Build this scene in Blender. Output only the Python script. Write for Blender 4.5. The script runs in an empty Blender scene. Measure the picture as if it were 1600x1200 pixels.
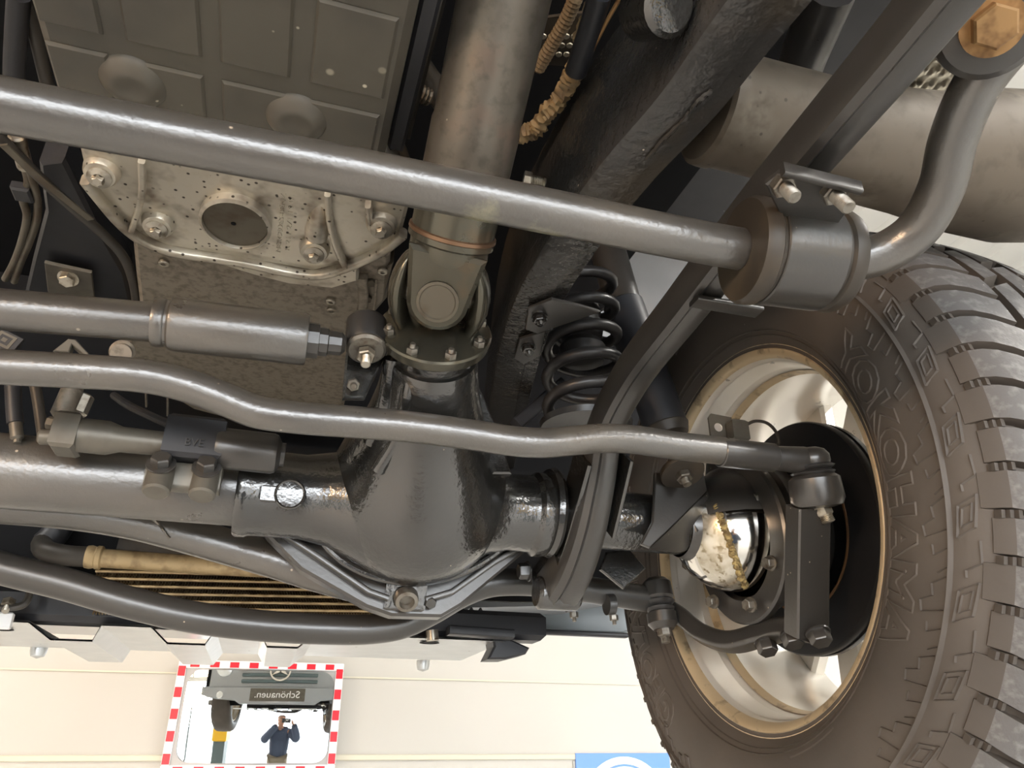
import bpy, bmesh, math, random
from mathutils import Vector, Matrix, Quaternion
random.seed(4)
PI = math.pi
C = bpy.context.scene.collection
SC = bpy.context.scene

# ------------------------------------------------------------------ camera, sky, lights, exposure
cam_d = bpy.data.cameras.new('camera')
cam_d.sensor_fit = 'HORIZONTAL'
cam_d.sensor_width = 36.0
cam_d.lens = 36.0 * 1181.4803 / 1600.0
cam_d.clip_start = 0.004
cam = bpy.data.objects.new('camera', cam_d)
C.objects.link(cam)
RIGHT = Vector([0.9551, -0.2962, -0.001])
DOWN = Vector([0.1285, 0.4175, -0.8996])
FWD = Vector([0.2668, 0.8591, 0.4368])
mw = Matrix.Identity(4)
for i_ in range(3):
    mw[i_][0] = RIGHT[i_]; mw[i_][1] = -DOWN[i_]; mw[i_][2] = -FWD[i_]
mw.translation = (0, 0, 1.5)
cam.matrix_world = mw
SC.camera = cam

SC.view_settings.view_transform = 'Standard'
SC.view_settings.look = 'None'
SC.view_settings.gamma = 1.0
SC.view_settings.use_curve_mapping = False
SC.view_settings.exposure = 0.60

world = bpy.data.worlds.new('overcast_sky')
SC.world = world
world.use_nodes = True
bg = world.node_tree.nodes['Background']
bg.inputs['Color'].default_value = (0.93, 0.97, 1.0, 1)
bg.inputs['Strength'].default_value = 9.0

def area_light(name, loc, target, sx, sy, power, col):
    d = bpy.data.lights.new(name, 'AREA'); d.shape = 'RECTANGLE'; d.size = sx; d.size_y = sy
    d.energy = power; d.color = col
    o = bpy.data.objects.new(name, d); C.objects.link(o); o.location = loc
    o.rotation_euler = (Vector(target) - Vector(loc)).to_track_quat('-Z', 'Y').to_euler()
    return o
# ceiling lamps of the hall (their housings are built with the hall)
LAMPS = [(-3.4, -3.6), (-3.4, -0.6), (3.4, -3.6), (3.4, -0.6), (0.0, -4.6), (0.0, -2.0)]
for lx, ly in LAMPS:
    area_light('ceiling_lamp_light', (lx, ly, 4.33), (lx, ly, 0), 0.3, 1.5, 95, (1.0, 0.96, 0.9))

area_light('work_lamp_light', (-2.5, -1.9, 1.95), (0.2, 0.7, 1.8), 0.75, 0.45, 55, (1.0, 0.66, 0.40))  # added lamp out of view, warms the highlights on the left

# ------------------------------------------------------------------ materials
MATS = {}
def mat(name, col, rough=0.5, metal=0.0, bump=None, specks=None, mottle=None, rvar=0.0, coat=0.0, spec=0.5, ior=1.5, patch=None):
    m = bpy.data.materials.new(name); m.use_nodes = True
    nt = m.node_tree; b = nt.nodes['Principled BSDF']
    b.inputs['Roughness'].default_value = rough; b.inputs['Metallic'].default_value = metal
    b.inputs['Specular IOR Level'].default_value = spec; b.inputs['IOR'].default_value = ior
    if coat: b.inputs['Coat Weight'].default_value = coat; b.inputs['Coat Roughness'].default_value = 0.12
    tc = nt.nodes.new('ShaderNodeTexCoord')
    cur = None
    def rgb(c):
        n = nt.nodes.new('ShaderNodeRGB'); n.outputs[0].default_value = (*c, 1); return n.outputs[0]
    cur = rgb(col)
    def mix(a, bb, fac):
        n = nt.nodes.new('ShaderNodeMix'); n.data_type = 'RGBA'
        nt.links.new(fac, n.inputs['Factor']); nt.links.new(a, n.inputs[6]); nt.links.new(bb, n.inputs[7])
        return n.outputs[2]
    def ramp(sock, a, bb):
        n = nt.nodes.new('ShaderNodeMapRange'); n.inputs[1].default_value = a; n.inputs[2].default_value = bb
        nt.links.new(sock, n.inputs[0]); return n.outputs[0]
    def noise(scale, detail=3.0, rough_=0.55):
        n = nt.nodes.new('ShaderNodeTexNoise'); n.inputs['Scale'].default_value = scale
        n.inputs['Detail'].default_value = detail; n.inputs['Roughness'].default_value = rough_
        nt.links.new(tc.outputs['Object'], n.inputs['Vector']); return n
    for mt in (mottle or []):          # (scale, colour, lo, hi)
        n = noise(mt[0]); cur = mix(cur, rgb(mt[1]), ramp(n.outputs['Fac'], mt[2], mt[3]))
    for sp in (specks or []):          # (scale, colour, size, amount)
        v = nt.nodes.new('ShaderNodeTexVoronoi'); v.inputs['Scale'].default_value = sp[0]
        nt.links.new(tc.outputs['Object'], v.inputs['Vector'])
        d = ramp(v.outputs['Distance'], sp[2], sp[2] * 0.6)
        sep = nt.nodes.new('ShaderNodeSeparateColor'); nt.links.new(v.outputs['Color'], sep.inputs[0])
        keep = ramp(sep.outputs[0], 1 - sp[3], 1 - sp[3] + 0.02)
        mu = nt.nodes.new('ShaderNodeMath'); mu.operation = 'MULTIPLY'
        nt.links.new(d, mu.inputs[0]); nt.links.new(keep, mu.inputs[1])
        cur = mix(cur, rgb(sp[1]), mu.outputs[0])
    for pc, pr_, pcol in (patch or []):   # a stain of its own shape on the surface
        vm = nt.nodes.new('ShaderNodeVectorMath'); vm.operation = 'DISTANCE'; vm.inputs[1].default_value = pc
        nt.links.new(tc.outputs['Object'], vm.inputs[0])
        n = noise(38.0, 5, 0.7); ad_ = nt.nodes.new('ShaderNodeMath'); ad_.operation = 'MULTIPLY_ADD'
        nt.links.new(n.outputs['Fac'], ad_.inputs[0]); ad_.inputs[1].default_value = pr_ * 2.6; nt.links.new(vm.outputs['Value'], ad_.inputs[2])
        cur = mix(cur, rgb(pcol), ramp(ad_.outputs[0], pr_ * 2.2, pr_ * 1.5))
    nt.links.new(cur, b.inputs['Base Color'])
    if rvar:
        n = noise(28.0, 4); r_ = nt.nodes.new('ShaderNodeMapRange')
        r_.inputs[3].default_value = max(0.02, rough - rvar); r_.inputs[4].default_value = rough + rvar
        r_.inputs[1].default_value = 0.3; r_.inputs[2].default_value = 0.7
        nt.links.new(n.outputs['Fac'], r_.inputs[0]); nt.links.new(r_.outputs[0], b.inputs['Roughness'])
    if bump:                            # (scale, strength, distance)
        n = noise(bump[0], 2.0)
        bp = nt.nodes.new('ShaderNodeBump'); bp.inputs['Strength'].default_value = bump[1]; bp.inputs['Distance'].default_value = bump[2]
        nt.links.new(n.outputs['Fac'], bp.inputs['Height']); nt.links.new(bp.outputs[0], b.inputs['Normal'])
    MATS[name] = m
    return m

DUST = (0.42, 0.36, 0.28)
mat('black_paint', (0.052, 0.048, 0.043), 0.29, 0.0, bump=(210, 0.3, 0.0012), rvar=0.02, mottle=[(9, (0.085, 0.075, 0.062), 0.45, 0.75)], specks=[(70, DUST, 0.11, 0.10), (33, (0.30, 0.26, 0.2), 0.06, 0.12)], spec=0.5, ior=2.0)
mat('black_gloss', (0.014, 0.014, 0.0135), 0.19, 0.0, bump=(150, 0.42, 0.0014), rvar=0.02, mottle=[(14, (0.022, 0.020, 0.018), 0.5, 0.8)], specks=[(60, DUST, 0.06, 0.05)], spec=0.5, ior=1.95)
mat('black_satin', (0.030, 0.028, 0.026), 0.30, 0.0, bump=(240, 0.14, 0.0009), rvar=0.02, specks=[(90, DUST, 0.10, 0.08)], spec=0.5, ior=1.7)
mat('chassis_wax', (0.034, 0.033, 0.032), 0.24, 0.0, bump=(110, 0.6, 0.0024), rvar=0.02, mottle=[(7, (0.060, 0.048, 0.034), 0.5, 0.75)], specks=[(60, DUST, 0.08, 0.07)], spec=0.6)
mat('dark_void', (0.007, 0.0075, 0.009), 0.7, spec=0.15)  # near-black: the shade of deep gaps and holes put into the colour
mat('dark_plastic', (0.020, 0.021, 0.025), 0.45, rvar=0.05, specks=[(40, (0.2, 0.2, 0.2), 0.05, 0.05)])
mat('pan_coating', (0.085, 0.076, 0.060), 0.48, 0.0, bump=(120, 0.12, 0.001), rvar=0.08, mottle=[(8, (0.055, 0.050, 0.042), 0.45, 0.7)], specks=[(55, (0.55, 0.5, 0.4), 0.12, 0.13), (24, (0.3, 0.27, 0.21), 0.10, 0.12)])
mat('cast_aluminium', (0.56, 0.52, 0.44), 0.36, 0.7, bump=(150, 0.35, 0.001), rvar=0.05, mottle=[(24, (0.22, 0.18, 0.14), 0.50, 0.70), (60, (0.52, 0.47, 0.37), 0.55, 0.8)], specks=[(150, (0.06, 0.05, 0.04), 0.3, 0.3)])
mat('stained_aluminium', (0.27, 0.235, 0.19), 0.52, 0.4, bump=(130, 0.25, 0.001), mottle=[(120, (0.17, 0.145, 0.115), 0.45, 0.65), (9, (0.27, 0.24, 0.2), 0.5, 0.8)])
mat('plug_steel', (0.13, 0.115, 0.09), 0.42, 0.6, mottle=[(30, (0.09, 0.07, 0.05), 0.45, 0.65)])
mat('zinc_steel', (0.46, 0.43, 0.37), 0.36, 0.9, mottle=[(90, (0.25, 0.21, 0.16), 0.5, 0.7)])
mat('dull_steel', (0.21, 0.195, 0.17), 0.36, 0.75, mottle=[(110, (0.11, 0.09, 0.07), 0.5, 0.7)])
mat('rusty_steel', (0.34, 0.20, 0.085), 0.5, 0.5, mottle=[(60, (0.16, 0.085, 0.035), 0.45, 0.65)])
mat('shaft_steel', (0.105, 0.092, 0.075), 0.36, 0.55, bump=(160, 0.15, 0.001), rvar=0.08, mottle=[(18, (0.12, 0.085, 0.065), 0.5, 0.7), (90, (0.075, 0.065, 0.052), 0.5, 0.7)], specks=[(60, DUST, 0.09, 0.08)])
mat('yoke_steel', (0.10, 0.095, 0.075), 0.24, 0.75, rvar=0.06, mottle=[(25, (0.15, 0.11, 0.07), 0.55, 0.75)])
mat('copper_ring', (0.22, 0.135, 0.085), 0.35, 0.85)
mat('chrome', (0.78, 0.76, 0.72), 0.10, 1.0)
mat('pitted_chrome', (0.70, 0.66, 0.57), 0.26, 0.9, mottle=[(120, (0.22, 0.17, 0.09), 0.53, 0.66), (35, (0.45, 0.40, 0.30), 0.5, 0.7)])
mat('felt', (0.16, 0.11, 0.045), 0.9, bump=(260, 1.0, 0.004), mottle=[(150, (0.38, 0.29, 0.12), 0.45, 0.65)])
mat('rubber', (0.070, 0.060, 0.052), 0.60, 0.0, bump=(190, 0.12, 0.001), rvar=0.05, mottle=[(7, (0.092, 0.078, 0.067), 0.4, 0.7)], specks=[(70, (0.32, 0.29, 0.26), 0.06, 0.08)], spec=0.4)
mat('tread_rubber', (0.105, 0.10, 0.098), 0.58, 0.0, bump=(300, 0.4, 0.0012), rvar=0.1, mottle=[(90, (0.17, 0.165, 0.16), 0.5, 0.7)], specks=[(130, (0.5, 0.49, 0.47), 0.12, 0.12)], spec=0.45)
mat('boot_rubber', (0.024, 0.023, 0.023), 0.35, spec=0.5, rvar=0.08)
mat('bush_rubber', (0.030, 0.024, 0.018), 0.5, mottle=[(20, (0.060, 0.046, 0.03), 0.45, 0.7)])
mat('rim_silver', (0.80, 0.77, 0.72), 0.30, 0.6, rvar=0.03, mottle=[(6, (0.74, 0.70, 0.63), 0.45, 0.7)], specks=[(26, (0.12, 0.10, 0.08), 0.07, 0.12)])
mat('rim_dirt', (0.60, 0.48, 0.31), 0.42, 0.4, mottle=[(40, (0.30, 0.23, 0.15), 0.55, 0.68)])
mat('bar_paint', (0.052, 0.048, 0.043), 0.30, 0.0, bump=(210, 0.3, 0.0012), rvar=0.02, mottle=[(9, (0.075, 0.066, 0.055), 0.45, 0.75)], specks=[(70, DUST, 0.11, 0.12), (33, (0.30, 0.26, 0.2), 0.06, 0.12)], spec=0.5, ior=2.0,
    patch=[((0.068, 0.006, -0.012), 0.022, (0.20, 0.19, 0.12)), ((0.122, 0.009, -0.012), 0.022, (0.24, 0.23, 0.15))])
mat('disc_iron', (0.020, 0.021, 0.024), 0.32, 0.3, rvar=0.05)
mat('disc_rust', (0.20, 0.105, 0.05), 0.55, 0.4)
mat('skid_aluminium', (0.58, 0.60, 0.61), 0.36, 0.8, bump=(200, 0.05, 0.001), rvar=0.06, specks=[(45, (0.12, 0.11, 0.1), 0.11, 0.10)])
mat('muffler_steel', (0.115, 0.095, 0.073), 0.52, 0.35, rvar=0.04, mottle=[(11, (0.20, 0.175, 0.14), 0.52, 0.7), (45, (0.085, 0.07, 0.053), 0.52, 0.7)], specks=[(80, (0.06, 0.05, 0.04), 0.16, 0.16)])
mat('heat_foil', (0.62, 0.58, 0.48), 0.33, 0.9, mottle=[(70, (0.2, 0.17, 0.13), 0.5, 0.7)])
mat('brass_fin', (0.52, 0.40, 0.23), 0.5, 0.4, mottle=[(50, (0.34, 0.25, 0.14), 0.45, 0.65)])
mat('cooler_dark', (0.15, 0.11, 0.06), 0.7)
mat('ochre_rust', (0.42, 0.24, 0.04), 0.6, mottle=[(60, (0.2, 0.1, 0.02), 0.45, 0.6)])
mat('hose_rubber', (0.045, 0.040, 0.034), 0.45, rvar=0.06)
mat('conduit', (0.17, 0.12, 0.065), 0.6)
mat('cloth_tape', (0.30, 0.215, 0.11), 0.6, bump=(120, 0.6, 0.002), mottle=[(60, (0.16, 0.11, 0.06), 0.45, 0.65)])
mat('grey_liner', (0.25, 0.24, 0.235), 0.5, rvar=0.1, mottle=[(9, (0.29, 0.28, 0.275), 0.4, 0.7)])
mat('grey_bracket', (0.13, 0.12, 0.10), 0.45, 0.4, mottle=[(40, (0.1, 0.09, 0.075), 0.45, 0.7)])
mat('blue_grey', (0.20, 0.23, 0.25), 0.35, rvar=0.05)
mat('body_silver', (0.33, 0.35, 0.37), 0.3, 0.5, coat=0.5)
mat('wall_white', (0.52, 0.492, 0.445), 0.55, mottle=[(0.8, (0.495, 0.467, 0.42), 0.4, 0.7)], specks=[(3.0, (0.55, 0.5, 0.42), 0.012, 0.3)])
mat('wall_joint', (0.62, 0.58, 0.46), 0.6)
mat('ceiling_sheet', (0.62, 0.62, 0.60), 0.45)
mat('yard_asphalt', (0.16, 0.16, 0.16), 0.8)
mat('floor_paint', (0.56, 0.55, 0.53), 0.5, mottle=[(2.5, (0.50, 0.49, 0.475), 0.4, 0.7)])
mat('sign_white', (0.85, 0.85, 0.85), 0.4)
mat('sign_red', (0.80, 0.004, 0.02), 0.4)
mat('sign_blue', (0.12, 0.27, 0.72), 0.4)
mat('mirror_frame', (0.42, 0.40, 0.39), 0.5)
mat('mirror_glass', (0.88, 0.92, 0.93), 0.015, 1.0)
mat('lift_yellow', (0.80, 0.47, 0.02), 0.4)
mat('lift_grey', (0.10, 0.14, 0.15), 0.45)
mat('skin', (0.55, 0.30, 0.20), 0.55)
mat('hair', (0.035, 0.025, 0.02), 0.6)
mat('sweater', (0.075, 0.10, 0.16), 0.85)
mat('trousers', (0.30, 0.26, 0.20), 0.85)
mat('phone_black', (0.02, 0.02, 0.022), 0.2)
mat('lamp_glass', (1, 1, 1), 0.4)
_b = MATS['lamp_glass'].node_tree.nodes['Principled BSDF']
_b.inputs['Emission Color'].default_value = (1, 0.96, 0.9, 1); _b.inputs['Emission Strength'].default_value = 6.0
for nm_, c_, e_ in (('window_day', (0.95, 0.98, 1.0), 5.0), ('window_warm', (1.0, 0.80, 0.58), 5.0)):  # added panes that glow by themselves to brighten reflections, some tinted warm
    m_ = mat(nm_, c_, 0.3); b_ = m_.node_tree.nodes['Principled BSDF']
    b_.inputs['Emission Color'].default_value = (*c_, 1); b_.inputs['Emission Strength'].default_value = e_
mat('lens_clear', (0.75, 0.78, 0.8), 0.1, 0.6)

# ------------------------------------------------------------------ builders
def thing(name, loc, label, cat, group=None):
    o = bpy.data.objects.new(name, None); C.objects.link(o); o.location = loc
    o.empty_display_size = 0.02
    o['label'] = label; o['category'] = cat
    if group: o['group'] = group
    return o
def base_of(o):
    v = Vector((0, 0, 0))
    while o is not None:
        v += o.location; o = o.parent
    return v
def link(name, verts, faces, m, parent=None, sharp=35, label=None, smooth=True, extra=None):
    """verts in world metres; the mesh hangs from its parent"""
    off = base_of(parent) if parent is not None else Vector((0, 0, 0))
    me = bpy.data.meshes.new(name)
    me.from_pydata([tuple(Vector(v) - off) for v in verts], [], faces)
    bm = bmesh.new(); bm.from_mesh(me); bmesh.ops.recalc_face_normals(bm, faces=bm.faces); bm.to_mesh(me); bm.free()
    return finish(name, me, m, parent, sharp, label, smooth)
def finish(name, me, m, parent, sharp=35, label=None, smooth=True):
    if isinstance(m, str): m = MATS[m]
    me.materials.append(m)
    if smooth:
        me.polygons.foreach_set('use_smooth', [True] * len(me.polygons))
        me.set_sharp_from_angle(angle=math.radians(sharp))
    o = bpy.data.objects.new(name, me); C.objects.link(o)
    if parent is not None: o.parent = parent
    if label: o['label'] = label
    return o
def tag(o, label, cat, group=None):
    o['label'] = label; o['category'] = cat
    if group: o['group'] = group
    return o
def struct(o):
    o['kind'] = 'structure'; return o
def frame(ax):
    ax = Vector(ax).normalized()
    u = ax.cross(Vector((0, 0, 1)))
    if u.length < 1e-4: u = Vector((1, 0, 0))
    u.normalize(); return ax, u, ax.cross(u)
class G:
    """collects shapes into one mesh"""
    def __init__(s): s.v = []; s.f = []
    def add(s, v, f):
        k = len(s.v); s.v += [Vector(a) for a in v]; s.f += [tuple(i + k for i in q) for q in f]; return s
    def build(s, name, m, parent=None, **k): return link(name, s.v, s.f, m, parent, **k)
    def lathe(s, prof, org, ax, seg=28, a0=0, a1=2 * PI):
        ax, u, w = frame(ax); org = Vector(org); v = []; f = []; full = abs(a1 - a0 - 2 * PI) < 1e-6
        n = seg if full else seg + 1; rows = []
        for t, r in prof:
            if r < 1e-6: rows.append([len(v)]); v.append(org + ax * t)
            else:
                row = []
                for i in range(n):
                    a = a0 + (a1 - a0) * i / seg
                    row.append(len(v)); v.append(org + ax * t + (u * math.cos(a) + w * math.sin(a)) * r)
                rows.append(row)
        for A, B in zip(rows, rows[1:]):
            if len(A) == 1 and len(B) == 1: continue
            for i in range(n if full else n - 1):
                j = (i + 1) % n
                if len(A) == 1: f.append((A[0], B[j], B[i]))
                elif len(B) == 1: f.append((A[i], A[j], B[0]))
                else: f.append((A[i], A[j], B[j], B[i]))
        return s.add(v, f)
    def cyl(s, a, b, r, seg=20, r2=None, ch=0.0):
        a = Vector(a); b = Vector(b); L = (b - a).length; r2 = r if r2 is None else r2
        if ch: pr = [(0, 0), (0, r - ch), (ch, r), (L - ch, r2), (L, r2 - ch), (L, 0)]
        else: pr = [(0, 0), (0, r), (L, r2), (L, 0)]
        return s.lathe(pr, a, b - a, seg)
    def tube(s, pts, r, seg=16, sub=8, caps=True, wob=0.0):
        P = curve(pts, sub); n = len(P)
        R = r if callable(r) else (lambda t: r)
        v = []; f = []; T = []
        for i in range(n): T.append((P[min(i + 1, n - 1)] - P[max(i - 1, 0)]).normalized())
        _, u, w = frame(T[0])
        for i in range(n):
            if i:
                q = T[i - 1].rotation_difference(T[i]); u = (q @ u).normalized(); w = T[i].cross(u)
            rr = R(i / (n - 1))
            for k in range(seg):
                a = 2 * PI * k / seg
                v.append(P[i] + (u * math.cos(a) + w * math.sin(a)) * rr * (1 + (random.uniform(-wob, wob) if wob else 0)))
        for i in range(n - 1):
            for k in range(seg):
                j = (k + 1) % seg
                f.append((i * seg + k, i * seg + j, (i + 1) * seg + j, (i + 1) * seg + k))
        if caps: f.append(tuple(range(seg))[::-1]); f.append(tuple(range((n - 1) * seg, n * seg)))
        return s.add(v, f)
    def sweep(s, pts, sec, up=(0, 0, 1), sub=8, scale=None):
        """sec: closed 2-D outline (side, up)"""
        P = curve(pts, sub); n = len(P); v = []; f = []; m = len(sec); up = Vector(up)
        for i in range(n):
            t = (P[min(i + 1, n - 1)] - P[max(i - 1, 0)]).normalized()
            side = t.cross(up).normalized(); U = side.cross(t)
            k = scale(i / (n - 1)) if scale else 1
            for a, b in sec: v.append(P[i] + side * a * k + U * b * k)
        for i in range(n - 1):
            for k in range(m):
                j = (k + 1) % m
                f.append((i * m + k, i * m + j, (i + 1) * m + j, (i + 1) * m + k))
        f.append(tuple(range(m))[::-1]); f.append(tuple(range((n - 1) * m, n * m)))
        return s.add(v, f)
    def prism(s, outline, d, bev=0.0):
        """planar outline of 3-D points, thickened along the vector d, edges bevelled"""
        o = [Vector(p) for p in outline]; d = Vector(d); n = len(o)
        if bev:
            c = sum(o, Vector()) / n; dn = d.normalized()
            ins = []
            for i in range(n):
                e1 = (o[i] - o[i - 1]).normalized(); e2 = (o[(i + 1) % n] - o[i]).normalized()
                n1 = dn.cross(e1); n2 = dn.cross(e2); b = (n1 + n2)
                b = b / max(0.5, 1 + n1.dot(n2))
                ins.append(b)
            area = sum((o[i].cross(o[(i + 1) % n])).dot(dn) for i in range(n))
            sg = 1 if area > 0 else -1
            L = [[o[i] + ins[i] * sg * bev for i in range(n)], [p + dn * bev for p in o], [p + d - dn * bev for p in o],
                 [o[i] + d + ins[i] * sg * bev for i in range(n)]]
        else: L = [o, [p + d for p in o]]
        v = [p for l in L for p in l]; f = []
        for a in range(len(L) - 1):
            for i in range(n):
                j = (i + 1) % n; f.append((a * n + i, a * n + j, (a + 1) * n + j, (a + 1) * n + i))
        f.append(tuple(range(n))[::-1]); f.append(tuple(range((len(L) - 1) * n, len(L) * n)))
        return s.add(v, f)
    def box(s, c, size, X=(1, 0, 0), Z=(0, 0, 1), bev=0.0):
        X = Vector(X).normalized(); Z = Vector(Z); Y = Z.cross(X).normalized(); Z = X.cross(Y).normalized(); c = Vector(c)
        a, b, h = size[0] / 2, size[1] / 2, size[2] / 2
        return s.prism([c + X * (sx * a) + Y * (sy * b) - Z * h for sx, sy in ((-1, -1), (1, -1), (1, 1), (-1, 1))], Z * 2 * h, bev)
    def hexhead(s, p, ax, af, h, stud=0.0, sr=None, wash=0.0):
        ax, u, w = frame(ax); p = Vector(p); r = af / math.sqrt(3)
        t0 = 0.0
        if wash: s.lathe([(0, 0), (0, wash), (0.0018, wash), (0.0018, 0)], p, ax, 24); t0 = 0.0018
        v = []; f = []
        for t, k in ((t0, 1), (t0 + h * 0.85, 1), (t0 + h, 0.88)):
            for i in range(6): v.append(p + ax * t + (u * math.cos(i * PI / 3 + 0.4) + w * math.sin(i * PI / 3 + 0.4)) * r * k)
        for a in (0, 6):
            for i in range(6): j = (i + 1) % 6; f.append((a + i, a + j, a + 6 + j, a + 6 + i))
        f.append(tuple(range(12, 18))); f.append(tuple(range(6))[::-1]); s.add(v, f)
        if stud:
            sr = sr or af * 0.29; prof = [(t0 + h, sr)]; k = max(3, int(stud / 0.0016)); st = stud / k
            for i in range(k): prof += [(t0 + h + st * (i + 0.5), sr * 0.86), (t0 + h + st * (i + 1), sr)]
            prof += [(t0 + h + stud + 0.001, sr * 0.8), (t0 + h + stud + 0.001, 0)]
            s.lathe(prof, p, ax, 14)
        return s
    def torxhead(s, p, ax, r):
        s.lathe([(0, 0), (0, r * 1.25), (r * .3, r * 1.25), (r * .45, r * .8), (r * 0.5, r * .62)], p, ax, 20)
        ax, u, w = frame(ax); p = Vector(p); v = []; f = []
        for t, k in ((r * .4, 1), (r * 0.95, 1), (r * 1.05, .85)):
            for i in range(12):
                rr = r * k * (0.66 if i % 2 else 0.48); a = i * PI / 6
                v.append(p + ax * t + (u * math.cos(a) + w * math.sin(a)) * rr)
        for a in (0, 12):
            for i in range(12): j = (i + 1) % 12; f.append((a + i, a + j, a + 12 + j, a + 12 + i))
        f.append(tuple(range(24, 36))); return s.add(v, f)
def curve(pts, sub=8):
    P = [Vector(p) for p in pts]
    if sub <= 1 or len(P) < 3: return P if len(P) > 2 or sub <= 1 else [P[0].lerp(P[1], i / 4) for i in range(5)]
    Q = [P[0] * 2 - P[1]] + P + [P[-1] * 2 - P[-2]]; out = []
    for i in range(1, len(Q) - 2):
        p0, p1, p2, p3 = Q[i - 1:i + 3]
        # centripetal Catmull-Rom keeps tubes free of kinks
        t0 = 0; t1 = t0 + max((p1 - p0).length, 1e-6) ** .5; t2 = t1 + max((p2 - p1).length, 1e-6) ** .5; t3 = t2 + max((p3 - p2).length, 1e-6) ** .5
        for k in range(sub):
            t = t1 + (t2 - t1) * k / sub
            a1 = p0 * ((t1 - t) / (t1 - t0)) + p1 * ((t - t0) / (t1 - t0))
            a2 = p1 * ((t2 - t) / (t2 - t1)) + p2 * ((t - t1) / (t2 - t1))
            a3 = p2 * ((t3 - t) / (t3 - t2)) + p3 * ((t - t2) / (t3 - t2))
            b1 = a1 * ((t2 - t) / (t2 - t0)) + a2 * ((t - t0) / (t2 - t0))
            b2 = a2 * ((t3 - t) / (t3 - t1)) + a3 * ((t - t1) / (t3 - t1))
            out.append(b1 * ((t2 - t) / (t2 - t1)) + b2 * ((t - t1) / (t2 - t1)))
    out.append(P[-1]); return out
def rrect(w, h, r=0.006, n=3):
    o = []
    for cx, cy, a in ((w / 2 - r, h / 2 - r, 0), (-w / 2 + r, h / 2 - r, PI / 2), (-w / 2 + r, -h / 2 + r, PI), (w / 2 - r, -h / 2 + r, 1.5 * PI)):
        for i in range(n + 1): o.append((cx + r * math.cos(a + i * PI / 2 / n), cy + r * math.sin(a + i * PI / 2 / n)))
    return o
def text_mesh(body, size, mode='FRONT', bevel=0.0, extrude=0.0, spacing=1.0, res=3, bold=0.0, cut=0.0):
    cu = bpy.data.curves.new('lettering', 'FONT'); cu.body = body; cu.size = size; cu.fill_mode = mode if extrude == 0 else 'BOTH'
    cu.bevel_depth = bevel; cu.bevel_resolution = 0; cu.extrude = extrude; cu.space_character = spacing; cu.offset = bold; cu.resolution_u = res
    o = bpy.data.objects.new('lettering', cu); C.objects.link(o)
    dg = bpy.context.evaluated_depsgraph_get(); me = bpy.data.meshes.new_from_object(o.evaluated_get(dg))
    if cut:
        bm = bmesh.new(); bm.from_mesh(me)
        es = [e for e in bm.edges if e.calc_length() > cut]
        bmesh.ops.subdivide_edges(bm, edges=es, cuts=7, use_grid_fill=True); bm.to_mesh(me); bm.free()
    v = [p.co.copy() for p in me.vertices]; f = [tuple(p.vertices) for p in me.polygons]
    bpy.data.objects.remove(o); bpy.data.curves.remove(cu); bpy.data.meshes.remove(me)
    return v, f
def bolt(parent, p, ax, af=0.014, h=0.008, stud=0.0, m='dull_steel', wash=0.0, name='bolt'):
    return G().hexhead(p, ax, af, h, stud, wash=wash).build(name, m, parent)

# ------------------------------------------------------------------ the hall
def slab(name, x0, x1, y0, y1, z0, z1, m):
    return struct(G().box(((x0 + x1) / 2, (y0 + y1) / 2, (z0 + z1) / 2), (x1 - x0, y1 - y0, z1 - z0)).build(name, m, None, smooth=False))
WY = 3.42
slab('floor', -8, 8, -7, WY, -0.1, 0, 'floor_paint')
slab('ground', -14, 14, -22, -7, -0.1, 0, 'yard_asphalt')
wf = slab('wall_front', -8, 8, WY, WY + 0.2, 0, 4.6, 'wall_white')
slab('wall_left', -8.2, -8, -7, WY, 0, 4.6, 'wall_white')
slab('wall_right', 8, 8.2, -7, WY, 0, 4.6, 'wall_white')
# back wall: an open gate in the middle, an added band of self-lit windows above
slab('wall_back', -8, -6.0, -7.2, -7, 0, 3.0, 'wall_white')
slab('wall_back', 6.0, 8, -7.2, -7, 0, 3.0, 'wall_white')
slab('trim_1', -8, 8, -7.2, -7, 3.0, 3.2, 'wall_white')
slab('trim_2', -8, 8, -7.2, -7, 4.42, 4.6, 'wall_white')
for k in range(8):
    x0 = -8 + 2 * k
    w_ = struct(G().box((x0 + 1, -7.1, 3.81), (1.84, .02, 1.22)).build('window_%d' % (k + 1), 'window_warm' if k < 3 else 'window_day', None, smooth=False))
    G().box((x0 + 1, -7.07, 3.81), (.05, .05, 1.22)).build('mullion', 'mirror_frame', w_, smooth=False)
    slab('trim_%d' % (k + 3), x0 - .08, x0 + .08, -7.2, -7, 3.2, 4.42, 'wall_white')
ce = slab('ceiling', -8, 8, -7.2, WY, 4.6, 4.75, 'ceiling_sheet')
# panel joints of the front wall
ZJ1, ZJ2 = 1.7774, 1.478
G().box((0, WY - 0.003, ZJ1), (16, 0.006, 0.006)).build('panel_joint', 'wall_joint', wf, smooth=False)
G().box((0, WY - 0.006, ZJ2), (16, 0.012, 0.022), bev=0.003).build('panel_joint', 'wall_joint', wf, smooth=False)
for jx in (-3.6, -1.8, -.152, 1.35, 3.2):
    G().box((jx, WY - 0.004, ZJ2 / 2), (0.03, 0.008, ZJ2 - 0.03), bev=0.003).build('panel_joint', 'wall_white', wf, smooth=False)
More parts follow.
